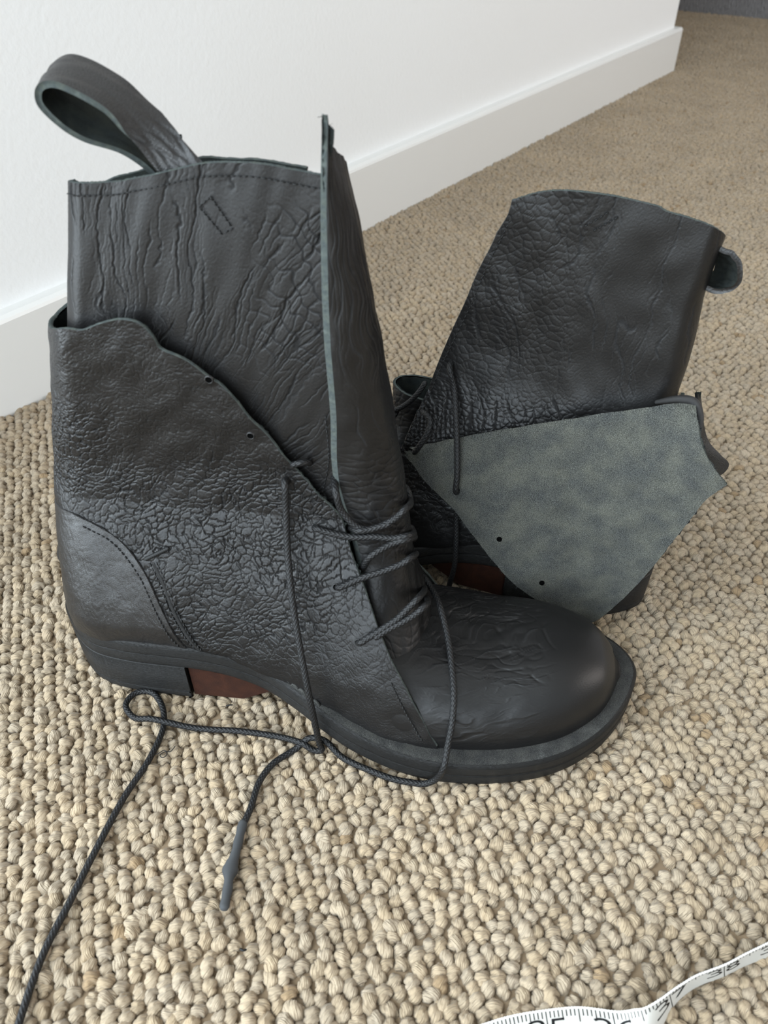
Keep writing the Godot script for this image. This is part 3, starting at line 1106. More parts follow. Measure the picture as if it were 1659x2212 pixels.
func surf_line(f: Callable, pts: Array, step: float, lift: float) -> Array:
	# points given as (a, y) on a surface -> [positions, normals]
	var raw := []
	for q: Vector2 in pts:
		raw.append(Vector3(q.x, q.y, 0))
	var l := spline(raw, step)
	var p := PackedVector3Array()
	var n := PackedVector3Array()
	for q in l:
		var c: Vector3 = f.call(q.x, q.y)
		var du: Vector3 = f.call(q.x + 0.5, q.y) - f.call(q.x - 0.5, q.y)
		var dv: Vector3 = f.call(q.x, q.y + 0.5) - f.call(q.x, q.y - 0.5)
		var m := du.cross(dv).normalized()
		p.append(c + m * lift)
		n.append(m)
	return [p, n]


func eyelet(parent: Node, p: Vector3, n: Vector3, r: float) -> void:
	# a punched hole: rolled lip and a dark throat that goes through the leather
	var x := n.cross(Vector3.UP).normalized()
	var y := n.cross(x).normalized()
	var prof := [Vector2(r * 1.45, -0.5), Vector2(r * 1.3, 0.12), Vector2(r * 1.12, 0.3), Vector2(r * 0.98, 0.15), Vector2(r * 0.95, -0.6)]
	sheet(14, 4, func(u, v):
		var q: Vector2 = prof[roundi(v * 4)]
		uvmm = Vector2(u * 10.0, v * 3.0)
		return p + (x * cos(TAU * u) + y * sin(TAU * u)) * q.x + n * q.y, 1.0)
	var o := add(parent, "lace_hole", grid_like(14, 4, g_p, PackedVector3Array(Array(g_p).map(func(k): return (k - p).normalized() + n)), g_uv), m_smooth)
	sheet(14, 1, func(u, v):
		uvmm = Vector2()
		return p + (x * cos(TAU * u) + y * sin(TAU * u)) * r * (1.0 - v) + n * (0.16 - 0.3 * v), 1.0)
	add(o, "hole_throat", grid_like(14, 1, g_p, PackedVector3Array(Array(g_p).map(func(k): return n)), g_uv), m_hole)


func lace(b: Node3D, called: String, pts: Array, r := 1.55) -> MeshInstance3D:
	return add(b, called, tube(spline(pts, 1.2), r, 12), m_lace)


func build_counter(b: Node3D, s: float) -> void:
	# smooth moulded heel piece
	var top := [Vector3(0.0, 99.0, 0), Vector3(13.2, 102.1, 0), Vector3(27.3, 103.9, 0), Vector3(35.0, 102.5, 0), Vector3(51.8, 95.5, 0), Vector3(66.5, 81.5, 0), Vector3(77.7, 61.9, 0), Vector3(87.9, 39.5, 0)]
	var e := resample_n(spline(top, 1.0), 120)
	sheet(120, 100, func(u, v):
		var i := clampi(roundi(u * 120), 0, 120)
		var a := lerpf(87.9 * u, e[i].x, v)
		var y := lerpf(38.4, e[i].y, v)
		uvmm = Vector2(a * s, y)
		return on_quarter(a * s, y), s, func(p: Vector3, uv: Vector2):
			var a := absf(uv.x)
			return 0.5 + 0.5 * smooth(10, 40, a) + 0.35 * soft.get_noise_2d(a * 0.04, uv.y * 0.03) - 0.14 * smooth(30, 60, uv.y + a * 0.6) * crack(a / 3.6 + 2.0 * soft.get_noise_2d(a * 0.1, uv.y * 0.05), uv.y / 15.0, 0.3, cells_b))
	var o := add(b, "heel_counter", grid_mesh(), m_smooth)
	edge_sign = -s
	add(o, "cut_edge", edge_mesh(row_ids(100), 1.6, 0.1), m_leather)
	if s > 0:
		var a1 := surf_line(on_quarter, [Vector2(35.6, 99.5), Vector2(49.6, 93.7), Vector2(64.3, 79.7), Vector2(75.5, 60.1), Vector2(85.3, 40.0)], 1.0, 1.3)
		add(o, "stitching", stitches(a1[0], a1[1], 1.5, 0.9, 0.3), m_thread, "stuff")
		var a2 := surf_line(on_quarter, [Vector2(69.3, 85.0), Vector2(74.9, 75.9), Vector2(81.2, 62.6), Vector2(93.4, 40.0)], 1.0, 0.4)
		add(b, "stitching", stitches(a2[0], a2[1], 1.5, 0.9, 0.35), m_thread, "stuff")
		var a4 := surf_line(on_quarter, [Vector2(72.3, 86.0), Vector2(77.9, 76.9), Vector2(84.2, 63.6), Vector2(96.4, 40.0)], 1.0, 0.4)
		add(b, "stitching", stitches(a4[0], a4[1], 1.5, 0.9, 0.35), m_thread, "stuff")
		var a5 := surf_line(on_quarter, [Vector2(70.8, 85.4), Vector2(76.4, 76.3), Vector2(82.7, 63.0), Vector2(94.9, 40.0)], 1.0, 0.1)
		add(b, "seam_cord", tube(a5[0], 0.9, 8), m_leather)
		var a3 := surf_line(on_quarter, [Vector2(67.2, 87.1), Vector2(72.1, 89.9), Vector2(77.0, 92.7)], 0.5, 0.7)
		add(b, "bar_tack", tube(a3[0], 1.1, 8, true, func(t, al): return 1.0 + 0.3 * sin(al * 6.0)), m_thread)


func build_shaft(b: Node3D, rim: Array, front: Lut, y0: float, s: float, nu: int, nv: int, relief: Callable, skin: Material) -> MeshInstance3D:
	var k := []
	for q: Vector2 in rim:
		k.append(q.x)
		k.append(q.y)
	var top := Lut.new(k)
	var a_top: float = rim[rim.size() - 1].x
	sheet(nu, nv, func(u, v):
		var yt := top.at(u * a_top)
		var y := lerpf(y0, yt, v)
		var a := lerpf(u * front.at(y), u * a_top, smooth(0.9, 1.0, v))
		uvmm = Vector2(a, y)
		return on_shaft(a * s, y), s, relief)
	for q in g_uv.size():
		g_uv[q].y -= 60.0
	var o := add(b, "shaft", grid_mesh(), skin)
	add(o, "flesh_side", flesh_mesh(1.6), m_lining)
	edge_sign = -s
	add(o, "cut_edge", edge_mesh(row_ids(nv), 1.7, 0.15), m_edge)
	edge_sign = s
	add(o, "front_edge", edge_mesh(col_ids(nu), 1.7, 0.1), m_leather)
	return o


func build_tongue(b: Node3D, y0: float, peak: Lut, nu: int, nv: int) -> void:
	# across: 0 at the near cut edge, 1 at the far one
	sheet(nu, nv, func(u, v):
		var ph: float = lerpf(PI / 2, -PI / 2, u)
		var y := lerpf(y0, peak.at(u), v)
		var p := on_tongue(ph, y)
		uvmm = Vector2(u * (t_w.at(y) * 2.0 + 14.0), y)
		return p, 1.0, relief_tongue)
	var o := add(b, "tongue", grid_mesh(), m_tongue)
	add(o, "flesh_side", flesh_mesh(2.2), m_lining)
	edge_sign = -1.0
	add(o, "cut_edge", edge_mesh(col_ids(0), 3.6, 0.30, Vector3(-0.80, 0, -0.60), 0.25), m_edge)
	add(o, "loose_fibres", fuzz(edge_points(col_ids(0), 1.5), Vector3(-0.9, 0.1, 0.4), nv / 2, 1.9, 7), m_edge, "stuff")
	edge_sign = 1.0
	add(o, "top_edge", edge_mesh(row_ids(nv), 1.4, 0.10), m_edge)


func build_near_boot() -> void:
	side = 1.0
	var b := thing("boot", "tall black leather boot standing in front, pull loop up and lace trailing on the carpet", "boot", Vector3(-0.172, 0, -0.282), -0.11345)
	heel_in = 7.0
	lean_k = 1.0
	q_xb = Lut.new([25, 7, 66, 9.5, 110, 13.1, 140, 19.8, 164, 26.4, 195, 34.9, 215, 40.9])
	q_r = Lut.new([30, 30, 60, 30, 100, 24, 150, 20, 200, 17])
	s_xb = Lut.new([60, 3.5, 110, 17.5, 150, 28.7, 197, 42.4, 224, 50.3, 250, 57.6, 262, 60.9])
	s_r = Lut.new([60, 24, 110, 22, 160, 16, 200, 12, 255, 9])
	s_w = Lut.new([60, 19, 100, 16.0, 150, 16, 200, 15, 262, 12])
	t_xf = Lut.new([20, 203.0, 42, 199.0, 53, 195.7, 72, 188.9, 90, 185.1, 116, 181.3, 144, 177.2, 165, 174.0, 190, 170.0, 220, 164.7, 245, 159.8, 253, 157.6, 264, 155.5, 290, 154.3])
	t_xe = Lut.new([15, 180, 40, 178, 60, 172, 100, 162, 130, 153.8, 165, 153.8, 200, 152.8, 230, 153.1, 260, 154.1, 285, 156])
	build_sole(b)
	build_vamp(b)
	var top := [Vector2(0, 192.1), Vector2(14, 195.6), Vector2(24.5, 199.1), Vector2(31.5, 199.1), Vector2(37.8, 201.9), Vector2(46.2, 204), Vector2(51.8, 203.3), Vector2(55.3, 201.2), Vector2(59.5, 197), Vector2(62.3, 192.8), Vector2(71.4, 189.3), Vector2(81.9, 182.3), Vector2(92.4, 174.6), Vector2(103.6, 162.7), Vector2(116.2, 150.1), Vector2(129.5, 136.1), Vector2(142.1, 124.2), Vector2(152.6, 115.1), Vector2(158.2, 106.7), Vector2(162.4, 99), Vector2(167.3, 92), Vector2(172.2, 85), Vector2(179.9, 73.1), Vector2(188.3, 60.5), Vector2(195.3, 50.7), Vector2(203.7, 37.4), Vector2(214.9, 17.8)]
	punched = [Vector2(84, 180.2), Vector2(105.7, 153.6), Vector2(125.3, 129.8), Vector2(143.5, 108.8), Vector2(158.2, 85.7), Vector2(172.9, 64.7)]
	var qn := build_quarter(b, top, 1.0, 620, 360)
	for h in punched:
		var sl := surf_line(on_quarter, [h, h + Vector2(1, 0)], 0.5, 0.25)
		eyelet(qn, sl[0][0], sl[1][0], 1.35)
	punched = []
	build_quarter(b, top, -1.0, 100, 60)
	var fs := surf_line(on_quarter, [Vector2(190.8, 49.2), Vector2(198.2, 36.4), Vector2(208.9, 19.0)], 1.0, 0.5)
	add(qn, "seam_stitching", stitches(fs[0], fs[1], 1.3, 0.9, 0.28), m_thread, "stuff")
	build_counter(b, 1.0)
	build_counter(b, -1.0)
	# narrow tab of the back seam that stands proud behind the heel
	sheet(6, 20, func(u, v):
		var y := lerpf(134.0, 98.0, v)
		uvmm = Vector2(u * 6, y)
		return Vector3(q_xb.at(y) + 3.0 - u * 8.0 * pow(sin(PI * pow(v, 1.3)), 0.7), y, -8.0 + u + lean(y)), 1.0)
	var bt := add(b, "back_tab", grid_mesh(), m_leather)
	add(bt, "back_tab_reverse", flesh_mesh(2.0, 1), m_leather)
	edge_sign = -1.0
	add(bt, "cut_edge", edge_mesh(col_ids(6), 2.0, 0.05), m_leather)
	var fr := Lut.new([70, 164.2, 100, 155.2, 130, 145.2, 153, 137, 174, 129.6, 205, 118.9, 230, 110.9, 252, 104.1])
	var rim := [Vector2(0.0, 247.2), Vector2(8.4, 249.7), Vector2(18.2, 250.4), Vector2(26.6, 251.1), Vector2(32.9, 252.5), Vector2(39.2, 253.9), Vector2(47.6, 256.0), Vector2(56.7, 258.1), Vector2(66.5, 258.8), Vector2(75.6, 258.8), Vector2(86.1, 257.4), Vector2(96.6, 256.0), Vector2(99.1, 255.7)]
	var sh := build_shaft(b, rim, fr, 70.0, 1.0, 320, 400, relief_shaft, m_shaft)
	var hem := []
	for q: Vector2 in rim:
		hem.append(q - Vector2(0, 4.2))
	hem[0] = Vector2(7, 245.1)
	hem[hem.size() - 1].x = 100.6
	var l1 := surf_line(on_shaft, hem, 1.0, 0.35)
	add(sh, "hem_stitching", stitches(l1[0], l1[1], 1.35, 0.8, 0.24), m_thread, "stuff")
	var rc := [Vector2(57.4, 244.1), Vector2(60.9, 247.6), Vector2(70.7, 237.1), Vector2(67.2, 235.0), Vector2(57.4, 244.1)]
	for i in 4:
		var l2 := surf_line(on_shaft, [rc[i], rc[i].lerp(rc[i + 1], 0.5), rc[i + 1]], 0.8, 0.5)
		add(sh, "loop_stitching", stitches(l2[0], l2[1], 1.3, 0.7, 0.28), m_thread, "stuff")
	var l3 := surf_line(on_shaft, [Vector2(125.9, 161.5), Vector2(134.3, 138.4), Vector2(137.8, 114.6)], 1.0, 0.35)
	add(sh, "seam_stitching", stitches(l3[0], l3[1], 1.4, 0.9, 0.26), m_thread, "stuff")
	var rim_far := [Vector2(0.0, 247.2), Vector2(10.0, 242.8), Vector2(19.6, 246.2), Vector2(50.4, 253.9), Vector2(60.9, 253.9), Vector2(71.4, 253.9), Vector2(89.6, 251.8)]
	build_shaft(b, rim_far, Lut.new([70, 154.2, 100, 145.2, 130, 135.2, 153, 127, 174, 119.6, 205, 108.9, 230, 100.9, 252, 89.6]), 70.0, -1.0, 90, 90, relief_shaft, m_shaft)
	build_tongue(b, 16.0, Lut.new([0.0, 275.0, 0.06, 273.4, 0.2, 268.0, 0.35, 263.0, 0.5, 259.0, 1.0, 248.0]), 150, 360)
	build_pull_loop(b)
	# laces: the parts that cross the tongue, then the two free ends
	var V := func(x, y, z): return Vector3(x, y, z)
	lace(b, "lace", [V.call(142.6, 102.7, 4.6), V.call(143.9, 109.7, 11.9), V.call(147.3, 109.0, 12.5), V.call(152.1, 108.3, 13.1), V.call(160.4, 107.6, 13.6), V.call(170.3, 108.3, 13.1), V.call(178.7, 108.3, 13.0), V.call(185.2, 109.7, 12.1), V.call(185.9, 89.7, -12.4), V.call(184.3, 82.9, -22.8)])
	lace(b, "lace", [V.call(150.8, 129.6, -0.7), V.call(153.3, 127.9, 8.5), V.call(155.7, 118.8, 9.5), V.call(162.5, 111.8, 11.1), V.call(168.0, 111.1, 11.4), V.call(178.2, 116.0, 9.5), V.call(183.1, 121.6, 8.6), V.call(183.6, 106.9, -16.3), V.call(182.0, 110.2, -19.0), V.call(179.0, 108.9, -23.7)])
	lace(b, "lace", [V.call(154.8, 101.2, 0.9), V.call(160.2, 108.7, 9.2), V.call(163.0, 110.7, 12.5), V.call(168.0, 111.4, 11.9), V.call(176.3, 114.2, 10.4)])
	lace(b, "lace", [V.call(156.4, 75.2, 5.0), V.call(165.0, 90.2, 15.2), V.call(169.0, 100.6, 18.0), V.call(178.3, 106.2, 14.4), V.call(185.0, 108.3, 13.0), V.call(186.7, 87.1, -11.8), V.call(185.5, 76.6, -21.3)])
	lace(b, "lace", [V.call(154.0, 78.8, 16.2), V.call(155.8, 87.3, 25.5), V.call(158.8, 88.7, 25.0), V.call(164.1, 91.5, 23.7), V.call(169.4, 93.6, 22.6), V.call(175.3, 95.7, 21.3), V.call(183.5, 99.2, 19.1), V.call(186.6, 101.3, 17.7), V.call(187.8, 78.1, -9.6), V.call(185.9, 67.3, -19.3)])
	lace(b, "lace", [V.call(163.9, 60.1, 32.0), V.call(166.9, 66.3, 39.0), V.call(169.4, 68.4, 38.1), V.call(173.4, 71.2, 36.9), V.call(178.2, 74.7, 35.0), V.call(183.0, 78.2, 33.0), V.call(187.2, 82.4, 30.4), V.call(191.4, 86.6, 27.6), V.call(193.0, 61.6, -2.3), V.call(191.7, 52.6, -13.9)])
	lace(b, "lace", [V.call(173.9, 69.8, 37.7), V.call(178.7, 73.3, 35.9), V.call(184.9, 76.8, 33.9), V.call(190.4, 80.3, 31.8), V.call(194.4, 83.8, 29.6), V.call(194.2, 49.9, -7.6)])
	lace(b, "lace", [V.call(134.5, 139.2, 5.0), V.call(138.2, 140.8, 5.4), V.call(140.7, 139.7, 3.4), V.call(140.5, 136.6, 0.0)], 1.4)
	# free end one: hangs from the third hole, then wanders off over the carpet to the left
	lace(b, "lace", [V.call(131.2, 130.0, 5.3), V.call(131.0, 132.7, 8.7), V.call(131.6, 131.0, 10.4), V.call(131.5, 120.2, 12.5), V.call(132.2, 99.5, 20.1), V.call(135.2, 81.8, 31.5), V.call(139.6, 63.7, 42.9), V.call(143.8, 45.7, 52.2), V.call(146.5, 25.9, 56.0), V.call(148, 7, 56), V.call(149, 3.4, 56.6), V.call(145, 3.0, 57.0), V.call(139, 5.2, 55.2), V.call(127.8, 2.3, 51.2), V.call(106.2, 2.2, 50), V.call(82.4, 2.2, 50.8), V.call(60.6, 5.6, 50.2), V.call(50.3, 2.6, 48.6), V.call(42.9, 2.2, 41.2), V.call(45.3, 2.2, 33.8), V.call(53.2, 2.2, 32.2), V.call(61.8, 2.2, 39.8), V.call(66.6, 2.1, 51.8), V.call(65.6, 2.2, 71.5), V.call(61, 2.2, 90.3), V.call(57.2, 2.2, 119.3), V.call(55.3, 2.2, 139.4), V.call(53.2, 2.2, 159.8), V.call(54.9, 2.2, 185), V.call(58, 2.2, 206), V.call(66, 2.2, 226)])
	# free end two: off the tongue, over the vamp and welt, back along the sole, ending in a rubber tip
	var e2_ := lace(b, "lace", [V.call(189.3, 58.0, -15.7), V.call(192.7, 59.8, -11.0), V.call(195.8, 59.4, -5.9), V.call(198.5, 60.3, -0.0), V.call(201.2, 60.0, 7.0), V.call(206.3, 51.6, 20.5), V.call(208.8, 46.2, 31.3), V.call(210.7, 41.2, 43), V.call(210.9, 33, 53.4), V.call(209.6, 24.5, 61.6), V.call(208.6, 18.4, 68), V.call(205.5, 8, 68.5), V.call(200, 2.6, 68.4), V.call(194, 2.2, 68.2), V.call(185.2, 2.2, 67.4), V.call(173.6, 2.2, 64.2), V.call(159.1, 2.2, 58.6), V.call(149.6, 6.6, 53.2), V.call(142, 6.6, 52.8), V.call(135.9, 2.3, 56.6), V.call(126.4, 2.2, 65.9), V.call(122, 2.2, 76.2), V.call(121, 2.2, 90.4), V.call(119.2, 2.2, 99)])
	var tip := spline([Vector3(119.4, 2.3, 97.2), Vector3(119.5, 2.4, 104), Vector3(119.6, 2.5, 112), Vector3(119.3, 2.6, 118), Vector3(120.2, 2.4, 126), Vector3(120.8, 2.3, 133.4)], 0.5)
	add(e2_, "rubber_tip", tube(tip, 2.1, 14, true, func(t, al): return 2.1 + 0.12 * sin(al * 0.9) + 1.5 * exp(-pow((t - 0.585) / 0.065, 2.0)) + 0.5 * exp(-pow((t - 0.50) / 0.03, 2.0))), m_rubber)


func build_pull_loop(b: Node3D) -> void:
	var A := [Vector3(98.8, 242.5, -7.0), Vector3(97.0, 244.9, -7.0), Vector3(93.7, 253.7, -6.0), Vector3(89.3, 262.1, -5.0), Vector3(86.6, 266.6, -4.0), Vector3(83.0, 273.1, -3.0), Vector3(76.8, 278.2, -2.0), Vector3(68.5, 281.8, -2.0), Vector3(62.2, 281.9, -3.0), Vector3(57.7, 279.1, -4.0), Vector3(56.9, 274.0, -5.0), Vector3(60.7, 268.0, -7.0), Vector3(67.7, 262.3, -10.0), Vector3(78.3, 257.7, -14.0), Vector3(85.4, 250.2, -18.0), Vector3(88.6, 241.8, -20.0)]
	var B := [Vector3(115.3, 244.0, -7.0), Vector3(114.0, 248.7, -7.0), Vector3(110.3, 257.0, -7.0), Vector3(102.6, 263.5, -12.0), Vector3(98.2, 267.3, -15.0), Vector3(93.0, 271.2, -18.0), Vector3(81.9, 279.3, -22.0), Vector3(70.9, 284.2, -24.0), Vector3(63.2, 286.1, -24.0), Vector3(57.2, 284.0, -25.0), Vector3(53.8, 280.7, -26.0), Vector3(53.9, 276.9, -27.0), Vector3(65.6, 268.3, -29.0), Vector3(76.4, 261.5, -28.0), Vector3(86.7, 247.1, -25.0), Vector3(93.9, 239.0, -24.0)]
	var a := resample_n(spline(A, 0.6), 200)
	var c := resample_n(spline(B, 0.6), 200)
	# keep the two edges level with one another: resample each stretch between the given points
	a = PackedVector3Array()
	c = PackedVector3Array()
	for i in 201:
		a.append(knot_at(A, i / 200.0))
		c.append(knot_at(B, i / 200.0))
	strap(a, c, 2.2, 1.0, func(p: Vector3, uv: Vector2):
		var along := uv.y
		var foot := 1.0 - smooth(30, 75, along)
		return 0.5 * soft.get_noise_2d(uv.x * 0.1, along * 0.02) - 0.9 * foot * crack(uv.x / 3.0 + along * 0.02, along / 26.0, 0.4, cells))
	var o := add(b, "pull_loop", grid_mesh(), m_leather)
	add(o, "flesh_side", flesh_mesh(2.2, 2), m_lining)
	edge_sign = 1.0
	add(o, "cut_edge", edge_mesh(col_ids(0), 2.2, 0.12), m_edge)
	edge_sign = -1.0
	add(o, "cut_edge", edge_mesh(col_ids(24), 2.2, 0.1), m_edge)


func knot_at(p: Array, t: float) -> Vector3:
	var f := t * (p.size() - 1)
	var i := mini(int(f), p.size() - 2)
	var s := f - i
	return (p[i] as Vector3).cubic_interpolate(p[i + 1], p[maxi(i - 1, 0)], p[mini(i + 2, p.size() - 1)], s)


func build_far_boot() -> void:
	side = -1.0
	var b := thing("boot", "second black leather boot behind, its flank folded down to show the grey suede inside", "boot", Vector3(0.152, 0, -0.314), -0.36652)
	heel_in = 0.0
	lean_k = 0.0
	q_xb = Lut.new([25, 2.5, 66, 5, 110, 7, 150, 8, 215, 9])
	q_r = Lut.new([30, 29, 60, 29, 100, 25, 150, 19, 200, 15])
	s_xb = Lut.new([60, 8, 120, 10, 150, 10.5, 170, 11, 190, 12, 205, 11, 230, 9.5])
	s_r = Lut.new([60, 20, 110, 16, 150, 10, 230, 7])
	s_w = Lut.new([60, 31, 82, 30, 96, 27, 110, 22, 123, 17, 140, 13.5, 160, 12, 232, 11])
	t_xf = Lut.new([20, 203, 42, 199, 53, 195.5, 72, 176, 85, 161, 95, 157.5, 130, 157])
	t_xe = Lut.new([15, 180, 40, 176, 60, 160, 80, 138, 130, 132])
	t_w = Lut.new([20, 46, 42, 40, 60, 30, 80, 17, 95, 13, 130, 12])
	build_sole(b)
	build_vamp(b)
	var top_far := [Vector2(0, 128), Vector2(15, 133), Vector2(30, 140), Vector2(50, 150), Vector2(63.5, 152), Vector2(81, 146), Vector2(102, 136), Vector2(126, 122), Vector2(148.5, 108), Vector2(162, 96), Vector2(174, 84), Vector2(192, 62), Vector2(205.5, 38.5), Vector2(216, 17.5)]
	build_quarter(b, top_far, -1.0, 110, 60)
	var fold_low := [Vector2(0, 140), Vector2(10, 139), Vector2(25, 136), Vector2(50, 128), Vector2(90, 112), Vector2(120, 100), Vector2(150, 89), Vector2(165, 80), Vector2(180, 68), Vector2(192, 56), Vector2(205.5, 38.5), Vector2(216, 17.5)]
	build_quarter(b, fold_low, 1.0, 160, 80)
	build_counter(b, 1.0)
	build_counter(b, -1.0)
	var rim := [Vector2(0, 216), Vector2(6, 220.5), Vector2(11, 223), Vector2(19, 225), Vector2(30, 226.8), Vector2(34, 228.4), Vector2(50, 229.8), Vector2(62, 230.4), Vector2(74, 229.6), Vector2(84, 227.4), Vector2(93.5, 223.6)]
	var fr := Lut.new([70, 151, 84, 146, 97, 141, 110, 136, 123, 130, 134, 126, 160, 116, 182, 107, 210, 97.5, 230, 93.5])
	var sh := build_shaft(b, rim, fr, 70.0, 1.0, 260, 300, relief_shaft_soft, m_shaft_soft)
	var l1 := surf_line(on_shaft, [Vector2(90.5, 223), Vector2(104, 182), Vector2(123, 136), Vector2(133, 111), Vector2(139, 97)], 1.0, 0.3)
	add(sh, "seam_stitching", stitches(l1[0], l1[1], 1.6, 1.1, 0.3), m_thread, "stuff")
	for r in [[Vector2(61, 216.5), Vector2(52.5, 223.5)], [Vector2(48.5, 222), Vector2(58, 214.2)]]:
		var l2 := surf_line(on_shaft, [r[0], r[0].lerp(r[1], 0.5), r[1]], 0.8, 0.35)
		add(sh, "loop_stitching", stitches(l2[0], l2[1], 1.4, 1.0, 0.3), m_thread, "stuff")
	build_shaft(b, [Vector2(0, 214), Vector2(12, 214), Vector2(35, 217), Vector2(62, 219), Vector2(84, 216), Vector2(92, 212)], fr, 70.0, -1.0, 90, 80, relief_shaft_soft, m_shaft_soft)
	build_tongue(b, 16.0, Lut.new([0.0, 114, 0.3, 115, 0.5, 115.5, 0.75, 115, 1.0, 113.5]), 90, 120)
	build_flap(b)
	add(b, "fold_roll", tube(spline([Vector3(20, 144.5, 20), Vector3(11, 148, 20), Vector3(4.5, 148, 20), Vector3(0.5, 143.5, 23), Vector3(-1.5, 137, 28)], 0.6), 2.6, 14, true, func(t, al): return 1.0 + 1.2 * sin(PI * t)), m_smooth)
	var ta := spline([Vector3(3, 141, -3), Vector3(2, 120, -3), Vector3(0, 92, -3)], 1.0)
	var tb := spline([Vector3(1, 140, -4), Vector3(-9.5, 113, -6.5), Vector3(-18, 104.5, -8), Vector3(-23.4, 98.6, -10), Vector3(-22.4, 93.5, -9), Vector3(-15, 88, -6)], 0.5)
	ta = resample_n(ta, 60)
	tb = resample_n(tb, 60)
	sheet(24, 60, func(u, v):
		var i := clampi(roundi(v * 60), 0, 60)
		uvmm = Vector2(u * 24.0, v * 50.0)
		return ta[i].lerp(tb[i], u) + Vector3(0, 0, 2.5 * sin(PI * u)), 1.0)
	var ft := add(b, "back_tab", grid_mesh(), m_leather)
	add(ft, "back_tab_reverse", flesh_mesh(2.0, 1), m_lining)
	edge_sign = -1.0
	add(ft, "cut_edge", edge_mesh(col_ids(24), 2.0, 0.05), m_leather)
	# pull loop flopped over behind the shaft
	var A := []
	var B := []
	for q in [Vector2(15, 214), Vector2(9.6, 213), Vector2(5.2, 211.4), Vector2(0.6, 206.5), Vector2(-0.8, 200.3), Vector2(2, 195), Vector2(7, 192.8), Vector2(12, 193.6), Vector2(16, 196)]:
		A.append(Vector3(q.x, q.y, 4))
		B.append(Vector3(q.x + 9.0, q.y - 6.0, -17))
	var pa := PackedVector3Array()
	var pb := PackedVector3Array()
	for i in 121:
		pa.append(knot_at(A, i / 120.0))
		pb.append(knot_at(B, i / 120.0))
	strap(pa, pb, 2.2, 1.0, func(p: Vector3, uv: Vector2): return 0.4 * soft.get_noise_2d(uv.x * 0.1, uv.y * 0.05))
	var o := add(b, "pull_loop", grid_mesh(), m_smooth)
	add(o, "flesh_side", flesh_mesh(2.2, 2), m_lining)
	edge_sign = 1.0
	add(o, "cut_edge", edge_mesh(col_ids(0), 2.2, 0.06), m_smooth)
	# laces
	var V := func(x, y, z): return Vector3(x, y, z)
	lace(b, "lace", [V.call(121, 141, 12), V.call(120.6, 140.5, 17.5), V.call(119.4, 138, 19.4), V.call(116.8, 131.6, 20.6), V.call(112.3, 119.8, 29.5), V.call(108.9, 108.1, 36.5), V.call(105.9, 96.1, 43.5), V.call(105.2, 86, 46.2), V.call(105.4, 83, 43)], 1.55)
	lace(b, "lace", [V.call(105.4, 80, 42), V.call(105.8, 67, 39), V.call(103.8, 47.1, 42), V.call(103.1, 31, 44), V.call(104.4, 18, 46), V.call(107, 4, 46.5), V.call(112, 2.2, 46), V.call(122, 2.2, 47)], 1.55)
	lace(b, "lace", [V.call(133.6, 112, 18), V.call(131.5, 114.6, 24), V.call(128.6, 116, 27.4), V.call(125.6, 115, 30), V.call(125.6, 109.8, 33.4), V.call(129.4, 101.2, 36), V.call(132, 96.3, 35), V.call(132.8, 94.4, 31)], 1.55)
	lace(b, "lace", [V.call(160, 105, 13), V.call(155.9, 105.9, 15), V.call(150.5, 106.9, 16.4), V.call(143, 113, 16), V.call(137, 121, 15.4), V.call(134.4, 126, 14)], 1.4)
	lace(b, "lace", [V.call(168, 97.5, -6), V.call(162, 98.6, -6), V.call(154, 99.6, -6)], 1.2)
	lace(b, "lace", [V.call(158, 100, 17), V.call(153.6, 102, 18.6), V.call(149.6, 105, 18.4), V.call(150.6, 104, 11)], 1.3)


